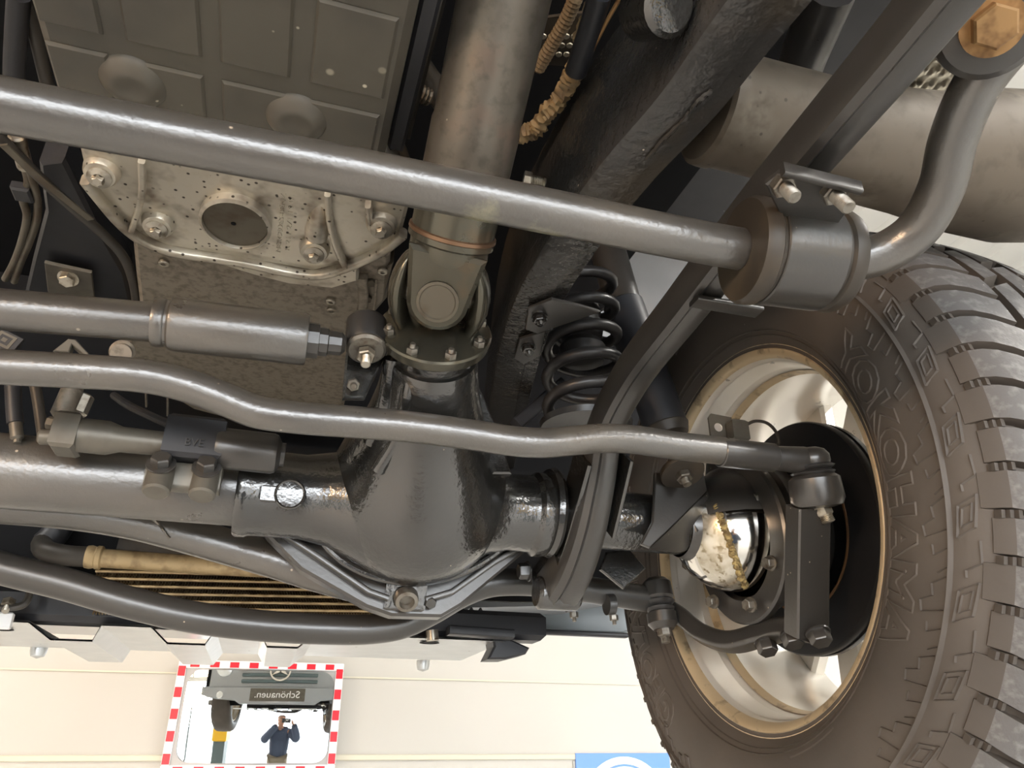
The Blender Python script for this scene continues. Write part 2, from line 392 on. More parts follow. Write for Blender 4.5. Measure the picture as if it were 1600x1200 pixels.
# ceiling of folded sheets running along the hall
for i in range(54):
    x = -7.9 + i * 0.3
    G().prism([(x, -7, 4.6), (x + 0.03, -7, 4.56), (x + 0.15, -7, 4.56), (x + 0.18, -7, 4.6)], (0, 10.42, 0)).build('ceiling_sheet', 'ceiling_sheet', ce, smooth=False)
for k, (lx, ly) in enumerate(LAMPS):
    where = ('over the left side, towards the gate', 'over the left side, near the mirror wall', 'over the right side, towards the gate',
             'over the right side, near the mirror wall', 'in the middle, near the gate', 'in the middle of the hall')[k]
    t = thing('ceiling_lamp', (lx, ly, 4.5), 'long white fluorescent ceiling lamp ' + where, 'lamp', 'ceiling lamps of the hall')
    G().box((lx, ly, 4.46), (0.34, 1.56, 0.16), bev=0.01).build('housing', 'sign_white', t)
    for s in (-0.075, 0.075): G().cyl((lx + s, ly - 0.74, 4.36), (lx + s, ly + 0.74, 4.36), 0.019, 12).build('fluorescent_tube', 'lamp_glass', t)

# ------------------------------------------------------------------ traffic mirror on the front wall
MX0, MX1, MZ0, MZ1, MY = -0.312, 0.318, 1.424, 1.822, 3.375
t = thing('traffic_mirror', ((MX0 + MX1) / 2, MY, MZ0), 'rectangular convex traffic mirror with red and white border on the white wall', 'mirror')
g = G(); BW = 0.030
ys = MY - 0.025
for (a, b, c_, d_) in ((MX0, MX1, MZ1 - BW, MZ1), (MX0, MX1, MZ0, MZ0 + BW), (MX0, MX0 + BW, MZ0 + BW, MZ1 - BW), (MX1 - BW, MX1, MZ0 + BW, MZ1 - BW)):
    g.box(((a + b) / 2, ys + 0.012, (c_ + d_) / 2), (b - a, 0.03, d_ - c_), bev=0.003)
g.build('border', 'sign_white', t)
g = G().box(((MX0 + MX1) / 2, MY + 0.02, (MZ0 + MZ1) / 2), (0.61, 0.03, 0.37)); g.build('back_plate', 'mirror_frame', t)
nz = 5
for k in range(nz):
    z = MZ1 - 0.04 - k * (MZ1 - MZ0 - 0.06) / (nz - 0.6)
    for x in (MX0 + BW / 2, MX1 - BW / 2):
        G().box((x, ys - 0.004, z), (0.026, 0.003, 0.036)).build('red_block', 'sign_red', t, smooth=False)
for k in range(8):
    x = MX0 + 0.06 + k * 0.0735
    for z in (MZ1 - BW / 2, MZ0 + BW / 2):
        G().box((x, ys - 0.004, z), (0.034, 0.003, 0.020)).build('red_block', 'sign_red', t, smooth=False)
# grey inner field with a rounded opening, then the domed glass itself
def rounded(x0, x1, z0, z1, r, y, n=6):
    o = []
    for cx, cz, a in ((x1 - r, z1 - r, 0), (x0 + r, z1 - r, PI / 2), (x0 + r, z0 + r, PI), (x1 - r, z0 + r, 1.5 * PI)):
        for i in range(n + 1): o.append(Vector((cx + r * math.cos(a + i * PI / 2 / n), y, cz + r * math.sin(a + i * PI / 2 / n))))
    return o
gx0, gx1, gz0, gz1 = MX0 + BW + 0.012, MX1 - BW - 0.006, MZ0 + BW + 0.008, MZ1 - BW - 0.006
inn = rounded(gx0, gx1, gz0, gz1, 0.05, ys + 0.004); out = rounded(MX0 + BW - .004, MX1 - BW + .004, MZ0 + BW - .004, MZ1 - BW + .004, 0.002, ys + 0.004)
inb = [p + Vector((0, 0.02, 0)) for p in inn]; n = len(inn)
link('inner_frame', out + inn + inb, [(i, (i + 1) % n, n + (i + 1) % n, n + i) for i in range(n)] + [(n + i, n + (i + 1) % n, 2 * n + (i + 1) % n, 2 * n + i) for i in range(n)], 'mirror_frame', t)
RM = 2.6
MC = Vector((0.0, MY - 0.040, 1.62)); SPH = Vector((0.208, 5.95, 1.695))
SPH = MC + (SPH - MC).normalized() * RM
TILT = math.radians(-3.0)          # the whole mirror is turned a little on its bracket
SPH = MC + Matrix.Rotation(-TILT, 3, 'Z') @ (SPH - MC)
v = []; f = []; NR = 18
oc0 = rounded(gx0 - .002, gx1 + .002, gz0 - .002, gz1 + .002, 0.05, 0, 8); oc_ = []
for i in range(len(oc0)):
    a, b = oc0[i], oc0[(i + 1) % len(oc0)]; q_ = max(1, int((b - a).length / 0.012))
    oc_ += [a.lerp(b, j / q_) for j in range(q_)]
n = len(oc_)
def dome(x, z): return (x, SPH.y - math.sqrt(RM * RM - (x - SPH.x) ** 2 - (z - SPH.z) ** 2), z)
mx_, mz_ = (gx0 + gx1) / 2, (gz0 + gz1) / 2
v.append(dome(mx_, mz_))
for k in range(1, NR + 1):
    for p in oc_: v.append(dome(mx_ + (p.x - mx_) * k / NR, mz_ + (p.z - mz_) * k / NR))
for i in range(n): f.append((0, 1 + i, 1 + (i + 1) % n))
for k in range(NR - 1):
    for i in range(n): j = (i + 1) % n; f.append((1 + k * n + i, 1 + k * n + j, 1 + (k + 1) * n + j, 1 + (k + 1) * n + i))
link('mirror_glass', v, f, 'mirror_glass', t, sharp=180)
t.rotation_euler = (0, 0, TILT)

# blue sign with a white ring, at the foot of the picture
t = thing('blue_sign', (1.5583, 3.4, 1.4333), 'blue square sign with a white disc on the wall below the tyre', 'sign')
bx0, bx1, bz1 = 1.3444, 1.7941, 1.4915
bw = bx1 - bx0
G().box(((bx0 + bx1) / 2, WY - 0.012, bz1 - bw / 2), (bw, 0.01, bw), bev=0.001).build('sign_plate', 'sign_blue', t)
G().lathe([(0, 0), (0, bw * 0.475), (0.003, bw * 0.475), (0.003, bw * 0.40), (0.002, bw * 0.40), (0.002, 0)], ((bx0 + bx1) / 2, WY - 0.017, bz1 - bw / 2 - bw * 0.005), (0, -1, 0), 48).build('white_disc', 'sign_white', t)
G().lathe([(0, bw * 0.39), (0, bw * 0.41), (0.002, bw * 0.41), (0.002, bw * 0.39)], ((bx0 + bx1) / 2, WY - 0.019, bz1 - bw / 2 - bw * 0.005), (0, -1, 0), 48).build('blue_ring', 'sign_blue', t)

# ------------------------------------------------------------------ wheel
CY, CZ = 0.8361, 1.7585
WX = 0.581                        # plane of the inner rim flange
AX = Vector((0, CY, CZ))
def polar(x, r, th): return Vector((x, CY - r * math.cos(th), CZ + r * math.sin(th)))
SIDE = [(0.243, 0.581), (0.252, 0.572), (0.262, 0.566), (0.275, 0.560), (0.296, 0.5555), (0.318, 0.5565), (0.338, 0.5605), (0.350, 0.5645), (0.360, 0.571), (0.372, 0.582), (0.382, 0.600), (0.386, 0.62)]
def side_x(r):
    for (r0, x0), (r1, x1) in zip(SIDE, SIDE[1:]):
        if r <= r1: return x0 + (x1 - x0) * (r - r0) / (r1 - r0)
    return SIDE[-1][1]
wheel = thing('wheel', (0.69, CY, CZ), 'front wheel with large muddy all-terrain tyre and silver alloy rim', 'wheel')
g = G()
prof = [(x, r) for r, x in SIDE] + [(0.69, 0.389)] + [(1.38 - x, r) for r, x in SIDE[::-1]]
g.lathe([(x - 0.5, r) for x, r in prof], (0.5, CY, CZ), (1, 0, 0), 120)
tyre = g.build('tyre', 'rubber', wheel, sharp=60)
def ribbon(gg, pl, w=0.0014, h=0.0012):
    w *= 1.25; h *= 1.5
    """a raised line on the sidewall through (angle in degrees, radius) points"""
    for (a0, r0), (a1, r1) in zip(pl, pl[1:]):
        n = max(1, int(abs(a1 - a0) / 2.0)); prev = None
        for k in range(n + 1):
            a = math.radians(a0 + (a1 - a0) * k / n); r = r0 + (r1 - r0) * k / n
            d = Vector((math.radians(a1 - a0) * (r0 + r1) / 2, r1 - r0)).normalized()
            nn = Vector((-d.y, d.x)) * w / 2
            p = polar(side_x(r + nn.y) + 0.0008, r + nn.y, a + nn.x / r); q = polar(side_x(r - nn.y) + 0.0008, r - nn.y, a - nn.x / r)
            top = polar(side_x(r) - h, r, a)
            cur = (p, top, q)
            if prev: gg.add([*prev, *cur], [(0, 3, 4, 1), (1, 4, 5, 2)])
            prev = cur
g = G()
ribbon(g, [(0, 0.338), (360, 0.338)], 0.0034, 0.0026)
ribbon(g, [(0, 0.262), (360, 0.262)], 0.0018, 0.0012)
ribbon(g, [(0, 0.256), (360, 0.256)], 0.0014, 0.0012)
NL = 60; PITCH = 360 / NL
for k in range(NL):
    a = k * PITCH
    if k % 2 == 0:
        q_ = [(a + 2.6, .3590), (a - 2.0, .3565), (a - 3.6, .3435), (a + 1.0, .3455), (a + 2.6, .3590)]; ribbon(g, q_, 0.0018, 0.0014)
        q_ = [(a + 1.4, .3555), (a - 1.2, .3540), (a - 2.1, .3470), (a + .5, .3485), (a + 1.4, .3555)]; ribbon(g, q_, 0.0014)
        ribbon(g, [(a + 2.6, .3345), (a + 1.2, .3220), (a - .6, .3240), (a - 1.8, .3125), (a - 3.6, .3150), (a - 2.4, .3345)], 0.0014)
    else:
        ribbon(g, [(a + 2.2, .3590), (a - .8, .3600), (a - 2.0, .3500), (a - 3.0, .3505)], 0.0016)
        ribbon(g, [(a + .8, .3345), (a - .4, .3230), (a + 1.2, .3215)], 0.0013)
        ribbon(g, [(a - 2.0, .3345), (a - 3.0, .3270)], 0.0013)
o = g.build('sidewall_ridge', 'rubber', tyre, sharp=60); o['kind'] = 'stuff'
def arc_text(body, th0, th1, rbase, size, name, bevel=0.0007):
    v, f = text_mesh(body, size, 'NONE', bevel, bold=0.0022, cut=0.008)
    x0 = min(p.x for p in v); x1 = max(p.x for p in v); ymid = size * 0.36
    out = []
    for p in v:
        th = math.radians(th0 + (th1 - th0) * (p.x - x0) / (x1 - x0)); r = rbase + p.y
        out.append(polar(side_x(r) - 0.0002 - p.z, r, th))
    return link(name, out, f, 'rubber', tyre, sharp=60)
arc_text('YOKOHAMA', 30.5, -37.5, 0.268, 0.052, 'lettering', 0.0012)
arc_text('GEOLANDAR', -132, -202, 0.283, 0.054, 'lettering', 0.0012)
# smooth raised label fields low on the sidewall
for (a0, a1, r0, r1) in ((-62, -80, .268, .312),):
    pts = [polar(side_x(r) - 0.0006, r, math.radians(a)) for r, a in [(r0, a0 + (a1 - a0) * i / 8) for i in range(9)] + [(r1, a1 + (a0 - a1) * i / 8) for i in range(9)]]
    link('label_field', pts, [tuple((i, i + 1, 16 - i, 17 - i)) for i in range(8)], 'rubber', tyre)

# tread: shoulder lugs wrapping onto the sidewalls, then two rows of blocks
def lug_mesh(name, path, arc, skew, notch=False, base=None, ribs=False, crossx=0.62):
    """path of (x, r); swept over arc degrees around the axle, in the wheel's own frame"""
    v = []; f = []; nseg = 4
    A0, A1 = -arc / 2, arc / 2
    for k in range(nseg + 1):
        fr = k / nseg
        for i, (x, r) in enumerate(path):
            inset = 0.0 if 0 < k < nseg else 0.0
            a = math.radians(A0 + (A1 - A0) * fr) + skew * max(0, (x - 0.585)) / 0.39
            if notch and i == 0 and k in (0, 1): r = r + 0.006
            v.append(Vector((x - 0.69, -r * math.cos(a), r * math.sin(a))))
        for i, (x, r) in list(enumerate(path))[::-1]:
            a = math.radians((A0 + (A1 - A0) * fr) * 1.12) + skew * max(0, (x - 0.585)) / 0.39
            rr, xx = r - 0.011, x + (0.008 if x < 0.6 else 0.0)
            v.append(Vector((xx - 0.69, -rr * math.cos(a), rr * math.sin(a))))
    m = len(path) * 2
    for k in range(nseg):
        for i in range(m):
            j = (i + 1) % m; f.append((k * m + i, k * m + j, (k + 1) * m + j, (k + 1) * m + i))
    f.append(tuple(range(m))[::-1]); f.append(tuple(range(nseg * m, (nseg + 1) * m)))
    if ribs:                          # the three little teeth beside the groove
        for q in range(3):
            x = 0.578 + q * 0.0052; r = 0.3745 + q * 0.0037
            a = math.radians(A1 + 0.5); k0 = len(v)
            for da in (-0.5, 0.55):
                for dx, dr in ((-0.002, -0.006), (0.0022, -0.006), (0.0022, 0.001), (-0.002, 0.001)):
                    v.append(Vector((x + dx - 0.69, -(r + dr) * math.cos(a + math.radians(da)), (r + dr) * math.sin(a + math.radians(da)))))
            f += [tuple(k0 + i for i in q_) for q_ in ((0, 1, 2, 3), (4, 7, 6, 5), (0, 4, 5, 1), (1, 5, 6, 2), (2, 6, 7, 3), (3, 7, 4, 0))]
    me = bpy.data.meshes.new(name); me.from_pydata([tuple(p) for p in v], [], f)
    bm = bmesh.new(); bm.from_mesh(me); bmesh.ops.recalc_face_normals(bm, faces=bm.faces); bm.to_mesh(me); bm.free()
    me.polygons.foreach_set('use_smooth', [True] * len(me.polygons)); me.set_sharp_from_angle(angle=math.radians(32))
    # running surface lighter than the flanks: partly wear, partly light painted in
    me.materials.append(MATS['rubber']); me.materials.append(MATS['tread_rubber'])
    for p in me.polygons:
        if math.hypot(p.center.y, p.center.z) > 0.3835 and p.normal.dot(Vector((0, p.center.y, p.center.z)).normalized()) > 0.35: p.material_index = 1
    return me
A_ = [(0.5705, 0.361), (0.577, 0.371), (0.5835, 0.3800), (0.592, 0.3880), (0.603, 0.3940), (0.620, 0.3978), (0.648, 0.4000)]
B_ = [(0.5750, 0.3670), (0.579, 0.3735), (0.5845, 0.3805), (0.593, 0.3885), (0.604, 0.3940), (0.620, 0.3975), (0.644, 0.3995)]
lugA = lug_mesh('tread_lug', A_, PITCH * .80, -.34, False, ribs=True); lugB = lug_mesh('tread_lug', B_, PITCH * .76, -.34, False, ribs=True)
mir = lambda p: [(1.38 - x, r) for x, r in p]
lugC = lug_mesh('tread_lug', mir(A_), PITCH * .80, -.34); lugD = lug_mesh('tread_lug', mir(B_), PITCH * .76, -.34)
blkE = lug_mesh('tread_block', [(0.658, .3995), (0.660, .4005), (0.682, .4012), (0.684, .4005)], PITCH * 1.62, .5)
blkF = lug_mesh('tread_block', [(0.693, .4005), (0.695, .4012), (0.722, .4008), (0.724, .3995)], PITCH * 1.62, .5)
def put(me, name, k, ph=0.0, par=tyre):
    o = bpy.data.objects.new(name, me); C.objects.link(o); o.parent = par
    o.location = Vector((0.69, CY, CZ)) - base_of(par); o.rotation_euler = (-math.radians(k * PITCH + ph), 0, 0)
for k in range(NL):
    put(lugA if k % 2 == 0 else lugB, 'tread_lug', k, PITCH / 2)
    put(lugC if k % 2 else lugD, 'tread_lug', k, PITCH)
    if k % 2 == 0: put(blkE, 'tread_block', k, 2.0); put(blkF, 'tread_block', k, 6.5)

# rim: barrel seen from inside, spokes at the far side
g = G()
rp = [(0.5815, 0.2505), (0.5785, 0.2495), (0.5785, 0.2450), (0.5800, 0.2440), (0.5800, 0.2405), (0.5788, 0.2395), (0.5800, 0.2345), (0.586, 0.2300), (0.598, 0.2265), (0.617, 0.2245), (0.630, 0.2235), (0.640, 0.2195), (0.652, 0.2165), (0.705, 0.2140), (0.735, 0.2140), (0.75, 0.216),
      (0.79, 0.224), (0.797, 0.236), (0.800, 0.247), (0.803, 0.247), (0.803, 0.236), (0.795, 0.2275), (0.79, 0.232), (0.70, 0.2225), (0.65, 0.225), (0.61, 0.2325), (0.595, 0.235), (0.5900, 0.2505)]
g.lathe([(x - 0.5, r) for x, r in rp], (0.5, CY, CZ), (1, 0, 0), 96)
rim = g.build('rim', 'rim_silver', wheel, sharp=40)
def ring_strip(name, prof, m, par):
    return G().lathe([(x - 0.5, r) for x, r in prof], (0.5, CY, CZ), (1, 0, 0), 96).build(name, m, par, sharp=60)
ring_strip('dirty_flange', [(0.5810, 0.2508), (0.5781, 0.2497), (0.5781, 0.2452)], 'rim_dirt', rim)
ring_strip('dark_groove', [(0.5785, 0.2450), (0.5795, 0.2438), (0.5795, 0.2405)], 'rubber', rim)
ring_strip('dirty_flange', [(0.5795, 0.2403), (0.5783, 0.2395), (0.5796, 0.2343), (0.5858, 0.2297), (0.5900, 0.2282)], 'rim_dirt', rim)
ring_strip('dirty_groove', [(0.600, 0.2257), (0.617, 0.2238), (0.6285, 0.2229)], 'rim_silver', rim)
ring_strip('dirty_step', [(0.6385, 0.2192), (0.6400, 0.2187), (0.6512, 0.2158)], 'rim_dirt', rim)
ring_strip('tyre_bead', [(0.5812, 0.2500), (0.5765, 0.2525), (0.5740, 0.2560)], 'rubber', rim)
g = G()
for k in range(5):
    for s in (-1, 1):
        a = math.radians(90 + 72 * k + s * 15)
        d = Vector((0, -math.cos(a), math.sin(a))); tt = Vector((0, math.sin(a), math.cos(a)))
        p0 = Vector((0.738, CY, CZ)) + d * 0.055; p1 = Vector((0.778, CY, CZ)) + d * 0.226
        mid = (p0 + p1) / 2; L = (p1 - p0).length
        g.box(mid, (L, 0.052, 0.024), X=(p1 - p0), Z=Vector((1, 0, 0)) - (p1 - p0).normalized() * (p1 - p0).normalized().x, bev=0.005)
g.lathe([(0.0, 0.03), (0.0, 0.085), (0.028, 0.085), (0.03, 0.03)], (0.732, CY, CZ), (1, 0, 0), 48)
g.build('spokes', 'rim_silver', rim)
G().cyl((0.745, CY, CZ), (0.79, CY, CZ), 0.034, 24).build('hub_cap', 'rim_silver', rim)

# brake disc
t = thing('brake_disc', (0.66, CY, CZ), 'dark grey brake disc inside the alloy rim, behind the steering arm', 'brake disc')
G().lathe([(0, 0.097), (0, 0.150), (0.003, 0.152), (0.011, 0.152), (0.011, 0.150), (0.017, 0.150), (0.017, 0.152), (0.024, 0.152), (0.027, 0.150), (0.027, 0.097)], (0.655, CY, CZ), (1, 0, 0), 96).build('friction_ring', 'disc_iron', t)
G().lathe([(-.001, 0.0970), (-.001, 0.1000), (0.004, 0.1005)], (0.655, CY, CZ), (1, 0, 0), 96).build('rust_edge', 'disc_rust', t)
G().lathe([(0.027, 0.097), (0.004, 0.093), (0.066, 0.088), (0.072, 0.08), (0.072, 0.0)], (0.655, CY, CZ), (1, 0, 0), 64).build('hat', 'disc_iron', t)

# ------------------------------------------------------------------ front axle
AZ = 1.7527
ax_t = thing('axle_housing', (0.145, CY, AZ), 'glossy black front axle housing with round differential bowl and pinion neck', 'axle')
DC = Vector((0.1449, 0.8361, 1.7673)); FL = Vector((0.1189, 0.635, 1.8658))
PA = (FL - DC).normalized(); PL = (FL - DC).length
xl = -0.0375; xr = 0.31; xe = 0.4805
G().lathe([(0, 0), (0, .0375), (xl + 1.1, .0375)], (-1.1, CY, AZ), (1, 0, 0), 40).build('axle_tube', 'black_paint', ax_t)
G().lathe([(0, .036), (xe - xr + .06, .036), (xe - xr + .06, 0)], (xr - .04, CY, AZ + .004), (1, 0, 0), 40).build('axle_tube', 'black_gloss', ax_t)
# cast arms of the centre housing
g = G()
g.lathe([(-.012, .036), (-.012, .0465), (-.009, .0485), (0.0, .0485), (0.004, .0465), (.055, .046), (.085, .052), (.13, .075), (.16, .08)], (xl, CY, AZ), (1, 0, 0), 40)
g.lathe([(.012, .036), (.012, .0475), (.006, .050), (-.004, .050), (-.009, .0455), (-.035, .045), (-.06, .052), (-.10, .075), (-.13, .08)], (xr - .02, CY, AZ + .003), (1, 0, 0), 40)
g.build('cast_arm', 'black_gloss', ax_t)
G().lathe([(0, 0), (0, .016), (.003, .016), (.0045, .0145), (.0035, .013), (.005, .0), ], (0.004, 0.7891, 1.7393), (0, -1, -.15), 28).build('round_boss', 'black_gloss', ax_t)
G().box((-0.0137, 0.7891, 1.7383), (.022, .006, .017), Z=(0, -.15, 1), bev=.0015).build('square_pad', 'black_gloss', ax_t)
# bowl and pinion neck, one casting turned about the pinion
R0 = .1035
prof = [(-R0, 0)] + [(-R0 * math.cos(i * PI / 24), R0 * math.sin(i * PI / 24)) for i in range(1, 14)]
prof += [(.034, .0985), (.056, .090), (.078, .079), (.100, .069), (.125, .0605), (.150, .0535), (PL - .045, .0480), (PL - .030, .0455), (PL - .026, .0440), (PL - .025, .040), (PL - .012, .040), (PL - .012, .0)]
G().lathe(prof, DC, PA, 64).build('differential_bowl', 'black_gloss', ax_t, sharp=50)
G().tube([(0.0818, 0.655, 1.8433), (0.0824, 0.675, 1.825), (0.0814, 0.7, 1.8045), (0.0767, 0.735, 1.7863)], .0085, 12).build('casting_rib', 'black_gloss', ax_t)
G().tube([(0.1005, 0.652, 1.8238), (0.0999, 0.67, 1.8045), (0.0996, 0.705, 1.7845), (0.0856, 0.735, 1.756)], .0075, 12).build('casting_rib', 'black_gloss', ax_t)
G().prism([(0.1814, 0.74, 1.8894), (0.1907, 0.74, 1.8707), (0.2113, 0.74, 1.8227), (0.2297, 0.74, 1.769), (0.2083, 0.74, 1.7668), (0.1821, 0.74, 1.8305)], (0, .012, 0), .002).build('casting_web', 'black_gloss', ax_t)
# split flange around the bowl, pointed towards the drain plug
G().prism([(-0.0268, 0.868, 1.7315), (-0.0135, 0.868, 1.7138), (0.0263, 0.868, 1.6798), (0.1005, 0.868, 1.6437), (0.1294, 0.868, 1.6354), (0.1859, 0.868, 1.6366), (0.2093, 0.868, 1.6511), (0.3107, 0.868, 1.7384), (0.3265, 0.868, 1.7639), (0.3115, 0.868, 1.7775), (0.2695, 0.868, 1.7986), (0.1378, 0.868, 1.8351), (0.0294, 0.868, 1.7755), (-0.0089, 0.868, 1.7418)], (0, .026, 0), .003).build('cover_flange', 'black_satin', ax_t)
for nm, pts in (('flange_ridge', [(-0.0109, 0.862, 1.724), (0.0452, 0.862, 1.6917), (0.1006, 0.862, 1.6586), (0.1231, 0.862, 1.6521)]), ('flange_ridge', [(0.1648, 0.862, 1.6529), (0.1947, 0.862, 1.663), (0.2438, 0.862, 1.6997), (0.3044, 0.862, 1.738)])):
    G().sweep(pts, rrect(.007, .014, .002), up=(0, 1, 0), sub=1).build(nm, 'black_satin', ax_t)
ring = [(0.0284, 0.845, 1.7386), (0.0416, 0.845, 1.7123), (0.0645, 0.845, 1.69), (0.0971, 0.845, 1.6746), (0.1434, 0.845, 1.6683), (0.1866, 0.845, 1.6765), (0.2274, 0.845, 1.6965), (0.2583, 0.845, 1.7233), (0.2743, 0.845, 1.7502)]
G().tube(ring, .0045, 10).build('bowl_seam', 'black_gloss', ax_t)
dp = Vector((0.1427, 0.865, 1.6551))
G().box(dp + Vector((0, .004, .004)), (.046, .02, .034), Z=(0, -.3, 1), bev=.003).build('drain_boss', 'black_gloss', ax_t)
pl = G().lathe([(0, 0), (0, .0135), (.006, .0135), (.011, .0125), (.012, .0085), (.004, .0075), (.004, 0)], dp + Vector((0, -.006, 0)), (0, -.75, -.66), 24).build('drain_plug', 'dull_steel', ax_t)
bolt(ax_t, (0.1708, 0.862, 1.6518), (0, -.8, -.5), .012, .006, m='black_gloss')
# lock cylinder bolted to the back of the left tube
act = thing('lock_cylinder', (-0.1237, 0.765, 1.7676), 'cast locking cylinder with two bolts, on top of the left axle tube', 'actuator')
YA = .762
ca = [Vector(p) for p in [(-0.2109, 0.762, 1.7722), (-0.1888, 0.762, 1.7716), (-0.1168, 0.762, 1.7693), (-0.0681, 0.762, 1.7728), (-0.0142, 0.762, 1.7706)]]
ad = (ca[4] - ca[0]).normalized()
G().box(ca[0] + ad * .006 + Vector((0, 0, -.001)), (.022, .034, .036), X=ad, bev=.003).build('end_block', 'grey_bracket', act)
g = G(); L = (ca[2] - ca[1]).length
g.lathe([(-.012, 0), (-.012, .0165), (.018, .0165), (.030, .0125), (L, .0120), (L, 0)], ca[1], ad, 28); g.build('narrow_barrel', 'grey_bracket', act)
L2 = (ca[4] - ca[3]).length
G().lathe([(-.004, 0), (-.004, .0195), (0, .0205), (L2 - .004, .0205), (L2, .019), (L2 + .004, .012), (L2 + .008, .012), (L2 + .008, 0)], ca[3], ad, 32).build('wide_barrel', 'black_satin', act)
mid = (ca[2] + ca[3]) / 2
sw = G().box(mid + Vector((0, .0, .006)), ((ca[3] - ca[2]).length + .006, .034, .044), X=ad, bev=.004).build('switch_housing', 'dark_plastic', act)
v_, f_ = text_mesh('BVE', .011, extrude=.0004)
tq = Vector((-0.1001, 0.743, 1.7655))
link('lettering', [tq + Vector((p.x * .97, -p.z, p.y)) + ad * 0 for p in v_], f_, 'black_satin', sw, smooth=False)
bp = [Vector(p) for p in [(-0.1175, 0.765, 1.7406), (-0.0768, 0.765, 1.7408)]]
G().sweep([bp[0] - ad * .014 + Vector((0, .004, 0)), bp[1] + ad * .014 + Vector((0, .004, 0))], rrect(.018, .028, .005), sub=1).build('mounting_foot', 'grey_bracket', act)
for p in bp:
    G().cyl(p + Vector((0, .0, .012)), p + Vector((0, -.012, -.022)), .0125, 20, ch=.002).build('bolt_boss', 'grey_bracket', act)
    bolt(act, p + Vector((0, -.013, .006)), (0, -.75, .45), .0165, .009, m='black_satin', wash=.0135)
bolt(act, (-0.2217, 0.77, 1.7834), (-1, 0, .1), .011, .006, m='grey_bracket', name='fitting')
g = G().cyl((-0.2128, 0.77, 1.7831), (-0.2249, 0.77, 1.783), .0045, 12).cyl((-0.2092, 0.765, 1.7671), (-0.2169, 0.765, 1.7675), .0055, 12).cyl((-0.2164, 0.765, 1.7675), (-0.2298, 0.765, 1.7672), .0075, 14, ch=.002); g.build('fluid_fitting', 'grey_bracket', act)
G().tube([(-0.12, 0.78, 1.7979), (-0.1467, 0.81, 1.8176), (-0.1808, 0.86, 1.8472), (-0.2108, 0.92, 1.8816)], .0045, 10).build('switch_cable', 'dark_plastic', act)

# ------------------------------------------------------------------ propeller shaft with universal joint
ps = thing('propeller_shaft', FL, 'thick brown-grey propeller shaft with bolted universal joint above the pinion', 'drive shaft')
J = FL + PA * .050
SD = (Vector((0.1164, 0.3803, 2.0545)) - J).normalized()
k1 = Vector((-.17, -.6, -.78)); k1 = (k1 - SD * k1.dot(SD)).normalized(); k2 = SD.cross(k1).normalized()
G().lathe([(.082, 0), (.082, .0375), (.090, .0385), (.150, .0385), (.154, .0375), (.56, .0375)], J, SD, 48).build('shaft_tube', 'shaft_steel', ps, sharp=50)
G().lathe([(.048, 0), (.046, .0355), (.049, .0395), (.054, .0395), (.056, .038), (.082, .038), (.083, .036)], J, SD, 48).build('slip_collar', 'yoke_steel', ps)
G().lathe([(.0535, .0385), (.055, .0402), (.058, .0400), (.059, .038)], J, SD, 48).build('weld_ring', 'copper_ring', ps)
G().lathe([(.0825, .0375), (.084, .0398), (.087, .0398), (.089, .0385)], J, SD, 48).build('sealing_ring', 'plug_steel', ps)
def ear(J_, d, k, side, off, r, L, th, m, lift=0):
    """fork arm: plate of thickness th at distance off along k, round end at the pivot, running L along d"""
    o = []
    for i in range(13):
        a = -PI / 2 - PI / 2 + PI * i / 12
        o.append(J_ + k * off + side * (r * math.cos(a)) + d * (r * math.sin(a)))
    o = o + [J_ + k * off * .9 + side * r * 1.25 + d * L, J_ + k * off * .9 - side * r * 1.25 + d * L]
    return G().prism(o, k * th, .004)
yk = G()
yk.lathe([(.018, .020), (.026, .031), (.038, .0365), (.050, .0365)], J, SD, 40)
fy = yk.build('shaft_yoke', 'yoke_steel', ps)
for s in (-1, 1):
    ear(J, SD, k1 * s, k2, .022, .0280, .045, .013, None).build('yoke_arm', 'yoke_steel', ps)
    G().lathe([(0, 0), (0, .0190), (.0012, .0190), (.0016, .0165), (.0006, .0155), (.0006, 0)], J + k1 * s * .0352, k1 * s, 28).build('bearing_cap', 'plug_steel', ps)
kf = PA.cross(k1).normalized()
for s in (-1, 1):
    v = []; f = []; cc = J + kf * s * .0385 - PA * .006
    for i in range(15):
        th = PI * i / 14
        for q_ in range(20):
            a = 2 * PI * q_ / 20
            v.append(cc + PA * (-.046 * math.cos(th)) + k1 * (.029 * math.sin(th) * math.cos(a)) + kf * (.0095 * math.sin(th) * math.sin(a) - s * .010 * math.cos(th) * math.cos(th)))
    for i in range(14):
        for q_ in range(20): j = (q_ + 1) % 20; f.append((i * 20 + q_, i * 20 + j, (i + 1) * 20 + j, (i + 1) * 20 + q_))
    link('flange_yoke_arm', v, f, 'yoke_steel', ps, sharp=80)
G().cyl(J - k1 * .034, J + k1 * .034, .013, 18).cyl(J - kf * .036, J + kf * .036, .013, 18).build('joint_cross', 'dull_steel', ps)
G().lathe([(-.016, .0), (-.016, .040), (-.006, .042), (-.005, .0535), (.004, .0550), (.006, .0535), (.0075, .040), (.014, .030), (.014, 0)], FL, PA, 48).build('flange', 'yoke_steel', ps)
_, fu, fw = frame(PA)
for i in range(8):
    a = i * PI / 4 + .3
    G().hexhead(FL + PA * .006 + (fu * math.cos(a) + fw * math.sin(a)) * .0465, PA, .010, .006, .003).build('bolt', 'dull_steel', ps)

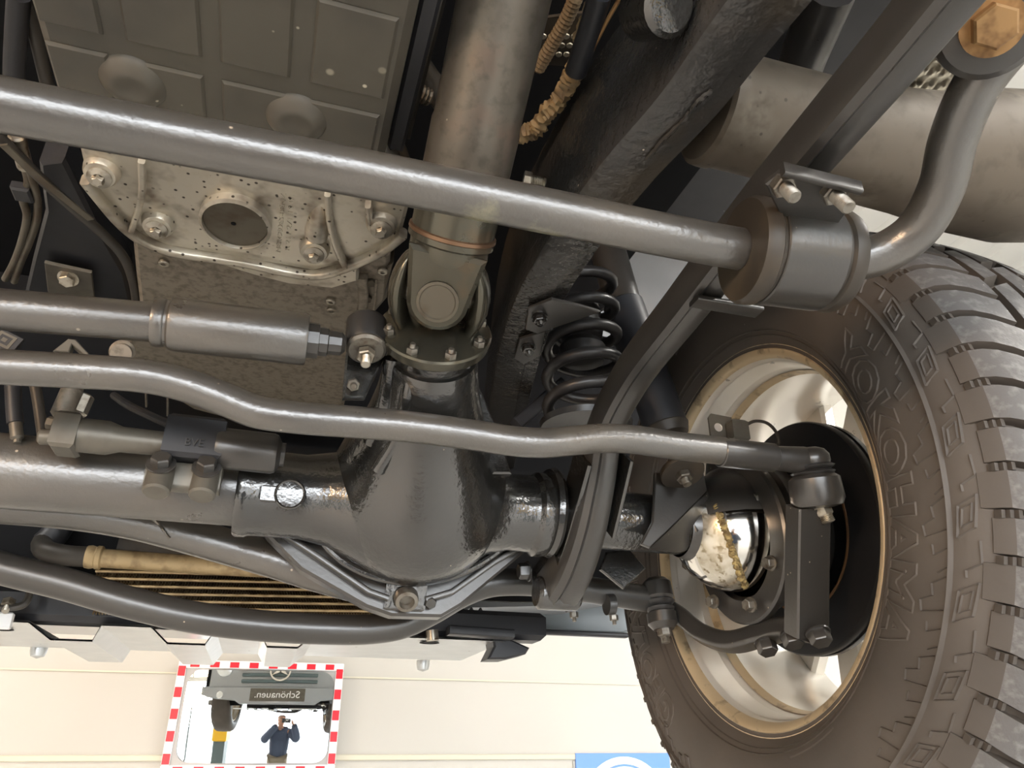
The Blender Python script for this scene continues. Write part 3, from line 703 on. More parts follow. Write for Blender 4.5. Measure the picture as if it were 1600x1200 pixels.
# ------------------------------------------------------------------ anti-roll bar and its clamp
sb = thing('anti_roll_bar', (0.037, 0.42, 1.8602), 'long black anti-roll bar crossing the whole picture below the gearbox', 'anti-roll bar')
sbp = [(-0.2381, 0.3969, 1.8378), (-0.1894, 0.401, 1.8412), (-0.087, 0.4142, 1.8535), (0.0366, 0.4152, 1.8561), (0.1794, 0.4169, 1.8571), (0.3129, 0.4137, 1.8552), (0.4029, 0.406, 1.8565), (0.4307, 0.3904, 1.8587), (0.4472, 0.3664, 1.8683), (0.4458, 0.3354, 1.8844), (0.4329, 0.3042, 1.9033), (0.4269, 0.2729, 1.9204), (0.4304, 0.2459, 1.9324), (0.4453, 0.2222, 1.9471)]
G().tube(sbp, .0166, 24).build('bar', 'bar_paint', sb)
ec = Vector((0.404, 0.2369, 1.932)); en = Vector((0.3636, 0.2132, 1.8888)) - ec; en.normalize()
en = (en + Vector((.25, 0, 0))).normalized()
G().lathe([(-.012, 0), (-.012, .030), (-.006, .034), (.004, .034), (.008, .030), (.009, .020), (.009, 0)], ec, en, 36).build('end_eye', 'black_satin', sb)
G().lathe([(.009, 0), (.009, .0195), (.0115, .0195), (.0115, 0)], ec, en, 32).build('washer', 'rusty_steel', sb)
G().hexhead(ec + en * .0115, en, .025, .011).build('bolt', 'rusty_steel', sb)

cl = thing('bar_clamp', (0.3689, 0.42, 1.864), 'black steel strap clamp with rubber bush around the anti-roll bar', 'clamp')
b0 = Vector((0.3184, 0.4135, 1.8544)); b1 = Vector((0.3999, 0.4065, 1.855)); bd = (b1 - b0).normalized(); BL = (b1 - b0).length
bc0 = b0 + Vector((0, -.002, -.001))
G().lathe([(-.002, .0155), (-.002, .0400), (.002, .0425), (.010, .0425), (.012, .040), (.020, .038), (BL - .012, .038), (BL - .010, .0405), (BL - .004, .0415), (BL + .001, .0395), (BL + .001, .0155)], bc0, bd, 48).build('rubber_bush', 'bush_rubber', cl)
G().lathe([(.0150, .036), (.0150, .0400), (.016, .0412), (BL - .016, .0412), (BL - .015, .0400), (BL - .015, .036)], bc0, bd, 48).build('strap', 'black_satin', cl)
PZ = 1.890
G().prism([(0.2945, 0.3462, 1.858), (0.2989, 0.3258, 1.858), (0.3505, 0.3275, 1.858), (0.3696, 0.3524, 1.858), (0.3774, 0.3839, 1.858), (0.3262, 0.3735, 1.858)], (0, 0, .006), .0015).build('base_plate', 'black_satin', cl)
G().sweep([(0.2889, 0.3208, 1.85), (0.3521, 0.3214, 1.85)], rrect(.005, .010, .0012), sub=1).build('plate_lip', 'black_satin', cl)
G().prism([(0.3328, 0.505, 1.8916), (0.3526, 0.505, 1.9112), (0.3715, 0.505, 1.9093), (0.3974, 0.505, 1.8773), (0.392, 0.505, 1.8652), (0.3299, 0.505, 1.8675)], (0, .006, 0), .0015).build('front_plate', 'black_satin', cl)
G().sweep([(0.3237, 0.498, 1.8595), (0.3906, 0.498, 1.8602)], rrect(.016, .005, .0015), sub=1).build('plate_lip', 'black_satin', cl)
for p, st in (((0.3016, 0.3388, 1.856), .013), ((0.3401, 0.3353, 1.856), .017)):
    G().hexhead(p, (.04, -.42, -.9), .0150, .008, st, .0052).build('bolt', 'dull_steel', cl)
G().hexhead((0.344, 0.503, 1.8848), (.02, -.55, -.85), .0150, .007, .006, .0052).build('bolt', 'dull_steel', cl)

# ------------------------------------------------------------------ steering damper
dm = thing('steering_damper', (-0.0601, 0.63, 1.8343), 'black steering damper with fat cylinder right of its thinner rod tube', 'damper')
d0 = Vector((-0.2959, 0.63, 1.8222)); d1 = Vector((-0.1282, 0.63, 1.8337)); d2 = Vector((0.0004, 0.63, 1.8372)); d3 = Vector((0.0348, 0.63, 1.8388))
dd = (d2 - d1).normalized(); L1 = (d2 - d1).length; L3 = (d3 - d1).length
G().cyl(d0, d1 + dd * .01, .0172, 28).build('thin_tube', 'black_paint', dm)
G().lathe([(0, .0165), (0, .0205), (.0015, .0212), (.008, .0212), (.0095, .0205), (.010, .0200), (.012, .0200), (.014, .0228), (.017, .0236), (L1 - .003, .0236), (L1, .0225), (L1 + .0005, .0175), (L1 + .0005, 0)], d1, dd, 40).build('fat_cylinder', 'black_paint', dm, sharp=25)
G().lathe([(L1, 0), (L1, .0165), (L1 + .010, .0165), (L1 + .0105, .0135), (L1 + .018, .0135), (L1 + .019, .0115), (L3 - .004, .0110), (L3, .007), (L3, 0)], d1, dd, 10).build('end_nut', 'black_satin', dm)
e0 = Vector((0.0527, 0.64, 1.8729)); e1 = Vector((0.0544, 0.635, 1.8364)); ed = (e1 - e0).normalized()
G().lathe([(0, 0), (0, .0165), (.003, .019), (.026, .0195), (.030, .018), (.030, 0)], e0, (e1 - e0), 32).build('mounting_eye', 'boot_rubber', dm)
G().lathe([(0, 0), (0, .0185), (.0022, .0185), (.0045, .016), (.0045, 0)], e1 + Vector((0, 0, .004)), (0, -.35, -.94), 32).build('washer', 'dull_steel', dm)
G().hexhead(e1 + Vector((0, -.001, -.002)), (0, -.42, -.91), .0150, .008, .009, .0048).build('bolt', 'zinc_steel', dm)
G().prism([(0.0389, 0.66, 1.8819), (0.0723, 0.66, 1.873), (0.0743, 0.66, 1.8447), (0.0595, 0.66, 1.8), (0.0389, 0.66, 1.7972), (0.0379, 0.66, 1.839)], (0, .008, 0), .002).build('bracket', 'black_gloss', dm)
bolt(dm, (0.0472, 0.655, 1.8107), (0, -.8, -.6), .011, .006, .005, m='dull_steel')

# ------------------------------------------------------------------ tie rod
tr = thing('tie_rod', (0.1035, 0.66, 1.776), 'bent black tie rod behind the axle, ending at a ball joint in the wheel', 'tie rod')
trp = [(-0.2816, 0.66, 1.7864), (-0.2406, 0.66, 1.7879), (-0.184, 0.66, 1.7922), (-0.1394, 0.66, 1.7951), (-0.1133, 0.66, 1.7939), (-0.0849, 0.66, 1.7885), (-0.0625, 0.66, 1.7822), (-0.0351, 0.66, 1.7739), (-0.0016, 0.66, 1.7725), (0.0557, 0.66, 1.7746), (0.1035, 0.66, 1.776), (0.166, 0.66, 1.775), (0.2049, 0.66, 1.7735), (0.2382, 0.66, 1.7753), (0.2656, 0.66, 1.7806), (0.3008, 0.66, 1.7875), (0.3369, 0.66, 1.7903), (0.3886, 0.66, 1.7891), (0.4422, 0.66, 1.7893), (0.4815, 0.66, 1.7878)]
G().tube(trp, .0150, 24).build('rod', 'black_paint', tr)
j0 = Vector((0.4783, 0.66, 1.7882)); j1 = Vector((0.5597, 0.66, 1.7895))
G().cyl(j0 - (j1 - j0) * .5, j0 + (j1 - j0) * .32, .0158, 24, ch=.001).build('end_sleeve', 'black_satin', tr)
G().tube([j0 + (j1 - j0) * .28, j0 + (j1 - j0) * .55, j0 + (j1 - j0) * .8], lambda t: .0128 + .003 * t, 20).build('joint_stem', 'black_satin', tr)
q0 = Vector((0.5529, 0.66, 1.7933)); q1 = Vector((0.5594, 0.668, 1.7549)); qd = (q1 - q0).normalized(); QL = (q1 - q0).length
G().lathe([(-.012, 0), (-.012, .008), (-.009, .016), (-.003, .0205), (.004, .021), (.008, .0195), (.008, 0)], q0, qd, 32).build('joint_head', 'black_satin', tr)
G().lathe([(.006, .019), (.009, .0245), (.0115, .0225), (.013, .0195), (.0155, .024), (.018, .0225), (.020, .0185), (.024, .0220), (.028, .0175)], q0, qd, 32).build('rubber_boot', 'boot_rubber', tr)
sa = thing('steering_lever', (0.58, 0.761, 1.6236), 'grey-black steering arm from the tie rod ball joint down to the wheel knuckle', 'steering lever')
G().lathe([(-.022, 0), (-.022, .021), (-.017, .0275), (.006, .0290), (.013, .0255), (.0155, .015), (.0155, 0)], q1, qd, 36).build('arm_eye', 'black_satin', sa)
G().hexhead(q1 + qd * .014 + Vector((.004, 0, 0)), qd + Vector((.1, -.25, 0)), .0165, .008, .007, .0075, wash=.013).build('castle_nut', 'zinc_steel', sa)
arm = [q1 + Vector((-.004, .012, -.010)), q1.lerp(Vector((0.575, 0.7411, 1.6208)), .5) + Vector((-.002, .006, 0)), Vector((0.575, 0.7442, 1.6177))]
G().sweep(arm, rrect(.042, .026, .002, 1), up=(0, -1, -.35), sub=4).build('arm', 'black_satin', sa)
G().sweep([(0.572, 0.7373, 1.6201), (0.575, 0.7829, 1.6277), (0.575, 0.8282, 1.627), (0.57, 0.892, 1.6262), (0.56, 0.9387, 1.6421), (0.55, 0.9782, 1.6709), (0.54, 1.0092, 1.6903)], rrect(.026, .024, .006, 3), up=(-.3, -.3, -1), sub=6).build('front_arm', 'black_satin', sa)
for p in [(0.566, 0.7596, 1.618), (0.572, 0.7208, 1.616), (0.566, 0.8097, 1.6156)]:
    G().hexhead(p, (-.12, -.45, -.88), .0205, .012, wash=.0135).build('bolt', 'black_satin', sa)

# ------------------------------------------------------------------ steering knuckle with the chrome ball
kn = thing('steering_knuckle', (0.58, CY, CZ), 'black steering knuckle with bolted ring around a chrome ball', 'knuckle')
BC = Vector((0.5558, 0.8361, 1.754)); BR = .0745
g = G().lathe([(-BR * math.cos(i * PI / 28), BR * math.sin(i * PI / 28)) for i in range(0, 26)], BC, (1, 0, .0), 56)
g.build('chrome_ball', 'chrome', kn, sharp=80)
# left half of the ball is pitted and muddy, parted by a felt wiper
WN = Vector((.80, -.22, .50)).normalized()
pts = [Vector(p) for p in [(0.5043, 0.7838, 1.7703), (0.5056, 0.7802, 1.7565), (0.5093, 0.7785, 1.7406), (0.5151, 0.7803, 1.7243), (0.5234, 0.7864, 1.7078), (0.5354, 0.7978, 1.6926), (0.5523, 0.8157, 1.6817)]]
G().tube(pts, .0042, 8, sub=10, wob=.45).build('felt_wiper', 'felt', kn)
band = [Vector(p) for p in [(0.4906, 0.801, 1.7659), (0.4869, 0.8085, 1.7433), (0.4901, 0.8188, 1.7222), (0.4973, 0.8251, 1.7083), (0.5101, 0.8317, 1.6947), (0.5262, 0.8337, 1.6851), (0.5516, 0.8265, 1.6797)]]
v = []; f = []; A = curve(pts, 4); Bp = curve(band, 4); n = min(len(A), len(Bp))
for i in range(n):
    for j in range(9):
        p = A[i].lerp(Bp[i], j / 8); v.append(BC + (p - BC).normalized() * (BR + .0006))
for i in range(n - 1):
    for j in range(8): a = i * 9 + j; f.append((a, a + 1, a + 10, a + 9))
link('pitted_band', v, f, 'pitted_chrome', kn, sharp=80)
G().lathe([(0, .0735), (0, .100), (.003, .1025), (.011, .1025), (.013, .100), (.013, .0735)], (0.5531, CY - .012, CZ - .018), (1, -.03, .06), 72).build('retaining_ring', 'black_satin', kn)
for p in [(0.55, 0.9363, 1.7337), (0.55, 0.8851, 1.6747), (0.55, 0.8043, 1.6576), (0.55, 0.7541, 1.6966), (0.555, 0.7659, 1.7777)]:
    G().hexhead(p, (-1, -.2, -.1), .0125, .008, wash=.009).build('bolt', 'dull_steel', kn)
G().lathe([(.0, .078), (.002, .088), (.010, .094), (.030, .094), (.045, .085), (.080, .075), (.080, 0)], (.574, CY, CZ - .006), (1, 0, 0), 48).build('knuckle_body', 'black_satin', kn)
G().lathe([(-.062, .050), (-.050, .062), (-.025, .076), (.0, .0815), (.02, .081)], BC, (1, 0, 0), 40, a0=PI + .12, a1=2 * PI - .10).build('upper_shell', 'black_satin', kn)
G().cyl(BC + Vector((.012, 0, .07)), BC + Vector((.02, 0, .115)), .035, 28, ch=.004).build('king_pin_cap', 'black_satin', kn)
G().lathe([(-.075, .036), (-.062, .040), (-.045, .060), (-.036, .062), (-.036, .0)], BC, (1, 0, 0), 40).build('ball_neck', 'black_satin', kn)

# wheel sensor on its bracket
ws = thing('wheel_sensor', (0.55, 0.8, 1.882), 'small grey sensor bracket with thin cable above the tie rod end', 'sensor')
G().prism([(0.5204, 0.8, 1.8967), (0.525, 0.8, 1.9028), (0.5557, 0.8, 1.9012), (0.5554, 0.8, 1.8663), (0.5206, 0.8, 1.8623)], (0, .003, 0)).build('bracket', 'grey_bracket', ws)
G().lathe([(0, 0), (0, .0058), (.001, .006)], (0.5324, 0.7992, 1.8832), (0, -1, 0), 20).build('bolt_hole', 'rim_silver', ws)
G().box((0.5555, 0.79, 1.877), (.024, .016, .030), bev=.003).build('sensor_body', 'grey_bracket', ws)
G().tube([(0.5655, 0.79, 1.8854), (0.5846, 0.79, 1.8952), (0.604, 0.79, 1.8939), (0.6195, 0.795, 1.8829), (0.6227, 0.8, 1.8704), (0.6024, 0.8, 1.8681)], .0022, 8).build('cable', 'hose_rubber', ws)

# ------------------------------------------------------------------ radius arm
ra = thing('radius_arm', (0.335, 0.537, 1.8779), 'long black radius arm running from the axle up to the top right', 'suspension arm')
rap = [(0.335, 0.174, 1.907), (0.335, 0.2053, 1.9058), (0.335, 0.2498, 1.902), (0.335, 0.3156, 1.8979), (0.335, 0.4029, 1.8918), (0.335, 0.5313, 1.8759), (0.335, 0.6527, 1.8584), (0.335, 0.7248, 1.8279), (0.335, 0.7589, 1.7783), (0.335, 0.7992, 1.7292), (0.335, 0.8476, 1.6949), (0.335, 0.8975, 1.6776)]
sec = [(-.0150, .016), (-.0150, -.006), (-.012, -.013), (-.006, -.0160), (-.002, -.0130), (.002, -.0150), (.0135, -.0160), (.0160, -.0145), (.0160, .016)]
G().sweep(rap, sec, up=(0, 0, 1), sub=6, scale=lambda t: 1 + max(0, t - .62) * 1.1).build('arm_beam', 'black_satin', ra, sharp=40)
G().sweep([(0.318, 0.7491, 1.8024), (0.318, 0.7909, 1.7636), (0.318, 0.8391, 1.7225), (0.318, 0.8912, 1.6949), (0.318, 0.926, 1.6873)], rrect(.005, .050, .001, 1), up=(0, 1, .4), sub=5).build('fork_plate', 'black_gloss', ra)
G().sweep([(0.362, 0.731, 1.8008), (0.362, 0.765, 1.7599), (0.362, 0.7911, 1.7292)], rrect(.004, .040, .001, 1), up=(0, 1, .4), sub=5).build('fork_plate', 'black_gloss', ra)
G().sweep([(0.33, 0.7848, 1.7476), (0.33, 0.8112, 1.7242), (0.33, 0.8553, 1.7023), (0.33, 0.8972, 1.685)], rrect(.016, .026, .006), up=(0, 1, .3), sub=5).build('inner_web', 'black_gloss', ra)
G().lathe([(-.030, 0), (-.030, .016), (-.026, .020), (.022, .020), (.026, .016), (.026, 0)], (0.338, 0.8944, 1.6749), (1, 0, 0), 28).build('bush_tube', 'black_gloss', ra)
G().hexhead((0.308, 0.921, 1.7067), (-1, 0, -.1), .018, .012, wash=.013).build('bolt', 'black_satin', ra)
G().prism([(0.4084, 0.9, 1.7334), (0.4425, 0.9, 1.7392), (0.4637, 0.9, 1.7154), (0.4296, 0.9, 1.6871), (0.398, 0.9, 1.7096)], (0, .006, 0), .0015).build('gusset_plate', 'black_gloss', ra)
G().lathe([(0, .034), (0, .052), (.006, .054), (.010, .052), (.010, .034)], (0.3015, 0.8361, 1.7595), (1, .0, .0), 48).build('fork_collar', 'black_gloss', ra)

# damper bracket welded to the right axle tube
dbk = thing('damper_bracket', (0.4615, 0.8, 1.7631), 'dark folded bracket plate with rubber washer and nut, beside the chrome ball', 'bracket')
G().prism([(0.4267, 0.785, 1.8056), (0.4944, 0.785, 1.8125), (0.4966, 0.785, 1.7878), (0.4536, 0.785, 1.7488), (0.4114, 0.785, 1.7119), (0.4003, 0.785, 1.7156), (0.4176, 0.785, 1.7435)], (0, .006, 0), .0015).build('rear_plate', 'black_satin', dbk)
G().prism([(0.4953, 0.783, 1.7871), (0.5144, 0.81, 1.7704), (0.5161, 0.83, 1.7347), (0.4693, 0.82, 1.7187), (0.4114, 0.785, 1.7112), (0.4524, 0.783, 1.7481)], (0.001, .006, 0)).build('side_plate', 'black_satin', dbk)
wd = Vector((.02, -.42, -.9))
wp = Vector((0.4519, 0.765, 1.8015))
G().lathe([(-.012, 0), (-.012, .018), (-.004, .0265), (.000, .0275), (.003, .0265), (.004, .012), (.004, 0)], wp, wd, 32).build('rubber_washer', 'bush_rubber', dbk)
G().hexhead(wp + wd * .003, wd, .0175, .009, .007, .0055).build('nut', 'dull_steel', dbk)
G().prism([(0.4773, 0.8, 1.7628), (0.4936, 0.8, 1.7658), (0.4945, 0.8, 1.745), (0.4833, 0.8, 1.7393)], (0, .004, 0), .001).build('lug_plate', 'black_satin', dbk)

# ------------------------------------------------------------------ chassis rail
cr = thing('chassis_rail', (0.2639, 0.565, 1.98), 'massive curved chassis rail with waxed hammered underside', 'chassis')
crp = [(0.2952, 0.2231, 1.98), (0.2899, 0.2809, 1.98), (0.2856, 0.3294, 1.98), (0.2815, 0.3999, 1.98), (0.2683, 0.4848, 1.98), (0.2619, 0.5603, 1.98), (0.2609, 0.6404, 1.983), (0.2648, 0.7325, 1.985), (0.283, 0.864, 1.985), (0.3272, 1.0676, 1.985), (0.3905, 1.3417, 1.985)]
sec = [(-.034, .13), (-.034, .007), (-.032, .002), (-.027, 0), (.007, 0), (.009, .004), (.026, .005), (.028, .008), (.028, .13)]
G().sweep(crp, sec, sub=6).build('box_section', 'chassis_wax', cr, sharp=40)
wv = [Vector(p) for p in [(0.285, 0.3757, 1.978), (0.2809, 0.3909, 1.978), (0.2795, 0.4095, 1.978), (0.2745, 0.4342, 1.978), (0.2709, 0.4642, 1.978)]]
G().tube(wv, .0022, 6, wob=.3).build('weld_seam', 'chassis_wax', cr)
G().prism([(0.2491, 0.7344, 1.977), (0.2687, 0.7075, 1.977), (0.3048, 0.7112, 1.977), (0.3347, 0.7173, 1.977), (0.317, 0.7417, 1.977), (0.2957, 0.7679, 1.977), (0.2795, 0.7897, 1.977), (0.2604, 0.7837, 1.977)], (0, 0, .004), .001).build('spring_bracket', 'black_satin', cr)
G().prism([(0.2617, 0.8091, 1.977), (0.2866, 0.7807, 1.977), (0.3027, 0.8441, 1.977), (0.2886, 0.8758, 1.977), (0.2704, 0.8618, 1.977)], (0, 0, .004), .001).build('spring_bracket', 'black_satin', cr)
for p in [(0.2672, 0.7471, 1.975), (0.2778, 0.8237, 1.975)]:
    G().hexhead(p, (0, -.25, -.97), .014, .007, .004, wash=.010).build('bolt', 'black_gloss', cr)
G().cyl((0.2205, 0.3645, 2.03), (0.2285, 0.3319, 2.0), .022, 24, ch=.004).build('body_mount', 'black_gloss', cr)

# ------------------------------------------------------------------ spring and shock absorber
sp = thing('coil_spring', (0.37, 0.88, 1.9222), 'black coil spring between axle and chassis rail', 'spring')
s0 = Vector((0.381, 0.885, 1.9113)); s1 = Vector((0.3861, 0.9, 2.1128))
hel = []
T = 5.2
for i in range(int(T * 20) + 1):
    a = 2 * PI * i / 20; k = i / (T * 20)
    hel.append(s0.lerp(s1 + Vector((.0, .0, .04)), k) + Vector((math.cos(a) * .052, math.sin(a) * .052, 0)))
G().tube(hel, .0085, 12, sub=1).build('coil', 'boot_rubber', sp)
G().lathe([(0, .0), (0, .030), (.02, .034), (.03, .028), (.05, .032), (.06, .026), (.08, .03), (.10, .024), (.10, 0)], s0 + Vector((0, 0, .09)), (0, 0, 1), 28).build('bump_stop', 'boot_rubber', sp)
G().lathe([(0, 0), (0, .062), (.008, .064), (.01, .05), (.01, 0)], s0 + Vector((0, 0, -.014)), (0, 0, 1), 36).build('spring_seat', 'boot_rubber', sp)
sk = thing('shock_absorber', (0.5525, 0.95, 1.9542), 'black shock absorber tube leaning behind the radius arm', 'shock absorber')
h0 = Vector((0.5309, 0.93, 1.931)); hm = Vector((0.484, 0.95, 2.1549)); h1 = Vector((0.4673, 0.96, 2.2726)); h2 = h1 + (h1 - hm) * 1.5
G().cyl(h0, hm, .0330, 32, ch=.003).build('lower_tube', 'dark_plastic', sk)
G().cyl(hm - (h1 - hm) * .03, h2, .0300, 32, ch=.002).build('dust_tube', 'black_satin', sk)
G().lathe([(-.016, 0), (-.016, .022), (-.010, .030), (.004, .0345), (.006, .0335)], h0, hm - h0, 32).build('rusty_foot', 'bush_rubber', sk)
G().sweep([(0.3166, 1.0, 1.9409), (0.3951, 1.0, 2.0205)], rrect(.02, .02, .003), sub=1).build('cross_strut', 'dark_plastic', tr if False else sk)

# ------------------------------------------------------------------ gearbox oil pan
pan = thing('gearbox_pan', (-.09, .42, 2.0), 'flat dark olive gearbox oil pan with pressed ribs at the top left', 'oil pan')
G().box((-.091, .36, 2.027), (.278, .43, .052), bev=.008).build('pan_tray', 'pan_coating', pan)
cols = [(-.226, -.181), (-.165, -.109), (-.095, -.041), (-.025, .036)]
for ci, (xa, xb) in enumerate(cols):
    for ya, yb in ((.17, .385 + .0), (.402, .4845), (.5035, .562)):
        G().box(((xa + xb) / 2, (ya + yb) / 2, 2.0005), (xb - xa, yb - ya, .0052), bev=.0022).build('raised_panel', 'pan_coating', pan)
for p in [(-0.165, 0.528, 1.999), (-0.0336, 0.5288, 1.999)]:
    G().lathe([(-.002, .0275), (.001, .0260), (.0055, .0215), (.0080, .0165), (.0086, .0125), (.0078, .0100), (.0076, 0)], p, (0, 0, -1), 36).build('pressed_dimple', 'pan_coating', pan)
G().box((.058, .34, 2.03), (.016, .46, .014), bev=.003).build('pan_rim', 'dark_plastic', pan)
G().box((.066, .34, 2.05), (.012, .46, .02), bev=.003).build('gasket_rim', 'black_satin', pan)

# ------------------------------------------------------------------ clutch housing and engine sump
bh = thing('clutch_housing', (-0.0655, 0.6586, 1.99), 'bright cast aluminium clutch housing with oval plug and star-head bolts', 'housing')
BZ = 1.990
G().prism([(-0.2178, 0.5993, 1.99), (-0.2199, 0.6474, 1.99), (-0.2144, 0.6741, 1.99), (-0.1971, 0.7153, 1.99), (-0.1804, 0.7382, 1.99), (-0.1562, 0.7497, 1.99), (-0.0786, 0.7492, 1.99), (-0.0024, 0.7517, 1.99), (0.034, 0.7234, 1.99), (0.0667, 0.6797, 1.99), (0.0808, 0.6485, 1.99), (0.0803, 0.6012, 1.99), (0.0493, 0.5643, 1.99), (-0.077, 0.5699, 1.99), (-0.1976, 0.5694, 1.99)], (0, 0, .05), .004).build('casting', 'cast_aluminium', bh)
# raised edge along the front
G().sweep([(-0.2195, 0.6542, 1.988), (-0.2128, 0.6741, 1.988), (-0.1958, 0.7177, 1.988), (-0.1789, 0.7396, 1.988), (-0.1559, 0.7503, 1.988), (-0.0783, 0.7499, 1.988), (-0.0021, 0.7526, 1.988), (0.0341, 0.723, 1.988), (0.0669, 0.6804, 1.988), (0.0821, 0.6476, 1.988)], rrect(.010, .014, .003), sub=4).build('raised_edge', 'cast_aluminium', bh)
G().prism([(-0.1879, 0.7457, 1.992), (-0.1726, 0.7686, 1.992), (-0.133, 0.7651, 1.992), (-0.1031, 0.7726, 1.992), (-0.0651, 0.7836, 1.992), (-0.0278, 0.7901, 1.992), (0.0218, 0.7848, 1.992), (0.0488, 0.7595, 1.992), (0.0456, 0.7333, 1.992), (-0.0092, 0.7609, 1.992), (-0.0789, 0.7561, 1.992), (-0.1573, 0.7577, 1.992), (-0.1806, 0.7481, 1.992)], (0, 0, .03), .003).build('front_lip', 'cast_aluminium', bh)
for pts in ([(-0.1645, 0.6061, 1.986), (-0.1701, 0.6555, 1.986), (-0.1793, 0.6938, 1.986), (-0.1873, 0.7201, 1.986)], [(0.001, 0.6027, 1.986), (0.0078, 0.6522, 1.986), (0.0196, 0.6945, 1.986), (0.0306, 0.721, 1.986)], [(0.0405, 0.6084, 1.986), (0.0491, 0.6394, 1.986), (0.063, 0.653, 1.986)]):
    G().sweep(pts, rrect(.006, .012, .002), sub=4).build('casting_rib', 'cast_aluminium', bh)
c = Vector((-0.0845, 0.6779, 1.988))
o_ = [c + Vector((math.cos(a) * .0320, math.sin(a) * .0385, 0)) for a in [2 * PI * i / 48 for i in range(48)]]
G().prism(o_, (0, 0, -.004), .001).build('oval_plug', 'plug_steel', bh)
v = []; f = []
for i in range(48):
    a = 2 * PI * i / 48
    for k, dz in ((1.10, .002), (1.10, -.006), (1.0, -.008), (.98, -.002)): v.append(c + Vector((math.cos(a) * .0320 * k, math.sin(a) * .0385 * k, dz)))
for i in range(48):
    for k in range(3): j = (i + 1) % 48; f.append((i * 4 + k, j * 4 + k, j * 4 + k + 1, i * 4 + k + 1))
link('plug_rim', v, f, 'cast_aluminium', bh)
G().lathe([(0, .0), (0, .0026), (.0004, .0026), (.0004, 0)], c + Vector((-.002, 0, -.004)), (0, 0, -1), 16).build('pin_hole', 'dark_void', bh)
for p in [(-0.203, 0.6351, 1.984), (-0.1608, 0.7037, 1.984), (-0.0045, 0.7015, 1.984), (0.058, 0.6362, 1.984)]:
    p = Vector(p)
    G().lathe([(0, .0165), (.006, .0155), (.010, .0135), (.0105, .010), (.0105, 0)], p + Vector((0, .002, .006)), (0, -.25, -1), 28).build('bolt_boss', 'cast_aluminium', bh)
    G().torxhead(p + Vector((0, .001, -.004)), (0, -.30, -.95), .0088).build('star_bolt', 'zinc_steel', bh)
# scooped pocket next to the third bolt
G().lathe([(-.030, 0), (-.026, .006), (-.01, .0105), (.012, .0125), (.022, .012)], (-0.0046, 0.6585, 1.992), (.0, 1, -.15), 20).build('casting_hump', 'cast_aluminium', bh)
def floor_text(body, p0, p1, size, m, par):
    """raised text on the flat underside, running from p0 to p1"""
    v_, f_ = text_mesh(body, size, extrude=.0004)
    w = max(p.x for p in v_); p0 = Vector(p0); p1 = Vector(p1); d = p1 - p0; k = d.length / w; d.normalize()
    up = Vector((0, 0, -1)).cross(d)
    return link('lettering', [p0 + d * p.x * k + up * p.y + Vector((0, 0, -.0006 - p.z)) for p in v_], f_, m, par, smooth=False)
floor_text('MERCEDES-BENZ', (-0.0397, 0.7247, 1.99), (-0.0376, 0.6225, 1.99), .0070, 'cast_aluminium', bh)
floor_text('R 211 271 15 01', (-0.0305, 0.7182, 1.99), (-0.0297, 0.623, 1.99), .0070, 'cast_aluminium', bh)

su = thing('engine_sump', (-0.0655, 0.9347, 2.0), 'mottled brown-grey engine sump in front of the clutch housing', 'engine sump')
G().prism([(-0.1949, 0.7491, 2.003), (-0.2015, 0.8399, 2.003), (-0.2062, 0.9158, 2.003), (-0.248, 1.0729, 2.003), (-0.2212, 1.1519, 2.003), (-0.1645, 1.2347, 2.003), (-0.0428, 1.289, 2.003), (0.0736, 1.2471, 2.003), (0.0698, 1.0623, 2.003), (0.0648, 0.9, 2.003), (0.0884, 0.8092, 2.003), (0.0781, 0.7136, 2.003), (0.0407, 0.7002, 2.003)], (0, 0, .08), .005).build('sump_tray', 'stained_aluminium', su)
for p in [(-0.1667, 0.7992, 2.001), (0.0223, 0.8263, 2.001), (0.0739, 0.7423, 2.001), (0.025, 0.8475, 2.001)]:
    G().lathe([(0, .0028), (0, .0060), (.002, .0060), (.003, .005), (.003, .0028)], p, (0, 0, -1), 20).build('screw_lug', 'zinc_steel', su)
G().sweep([(0.0522, 0.757, 2.0), (0.0608, 0.8128, 2.0), (0.0613, 0.8694, 2.0), (0.062, 0.9323, 2.0)], rrect(.012, .012, .003), sub=4).build('side_rib', 'stained_aluminium', su)
for pts in ([(0.0697, 0.7641, 1.999), (0.0769, 0.8378, 1.999)], [(-0.2248, 1.1584, 1.999), (-0.2318, 1.2301, 1.999)], [(-0.1957, 1.1784, 1.999), (-0.2028, 1.2588, 1.999)]):
    G().sweep(pts, rrect(.003, .006, .001), sub=1).build('sump_rib', 'stained_aluminium', su)
G().prism([(0.0591, 0.7611, 2.004), (0.0837, 0.7264, 2.004), (0.0856, 0.8118, 2.004), (0.0704, 0.8652, 2.004), (0.0637, 0.9205, 2.004), (0.0529, 0.8706, 2.004)], (0, 0, .04), .002).build('starter_flange', 'plug_steel', su)
for p in [(0.0643, 0.7705, 2.002), (0.0646, 0.8072, 2.002), (0.0637, 0.8503, 2.002)]:
    bolt(su, p, (0, -.3, -.95), .010, .005, m='plug_steel')

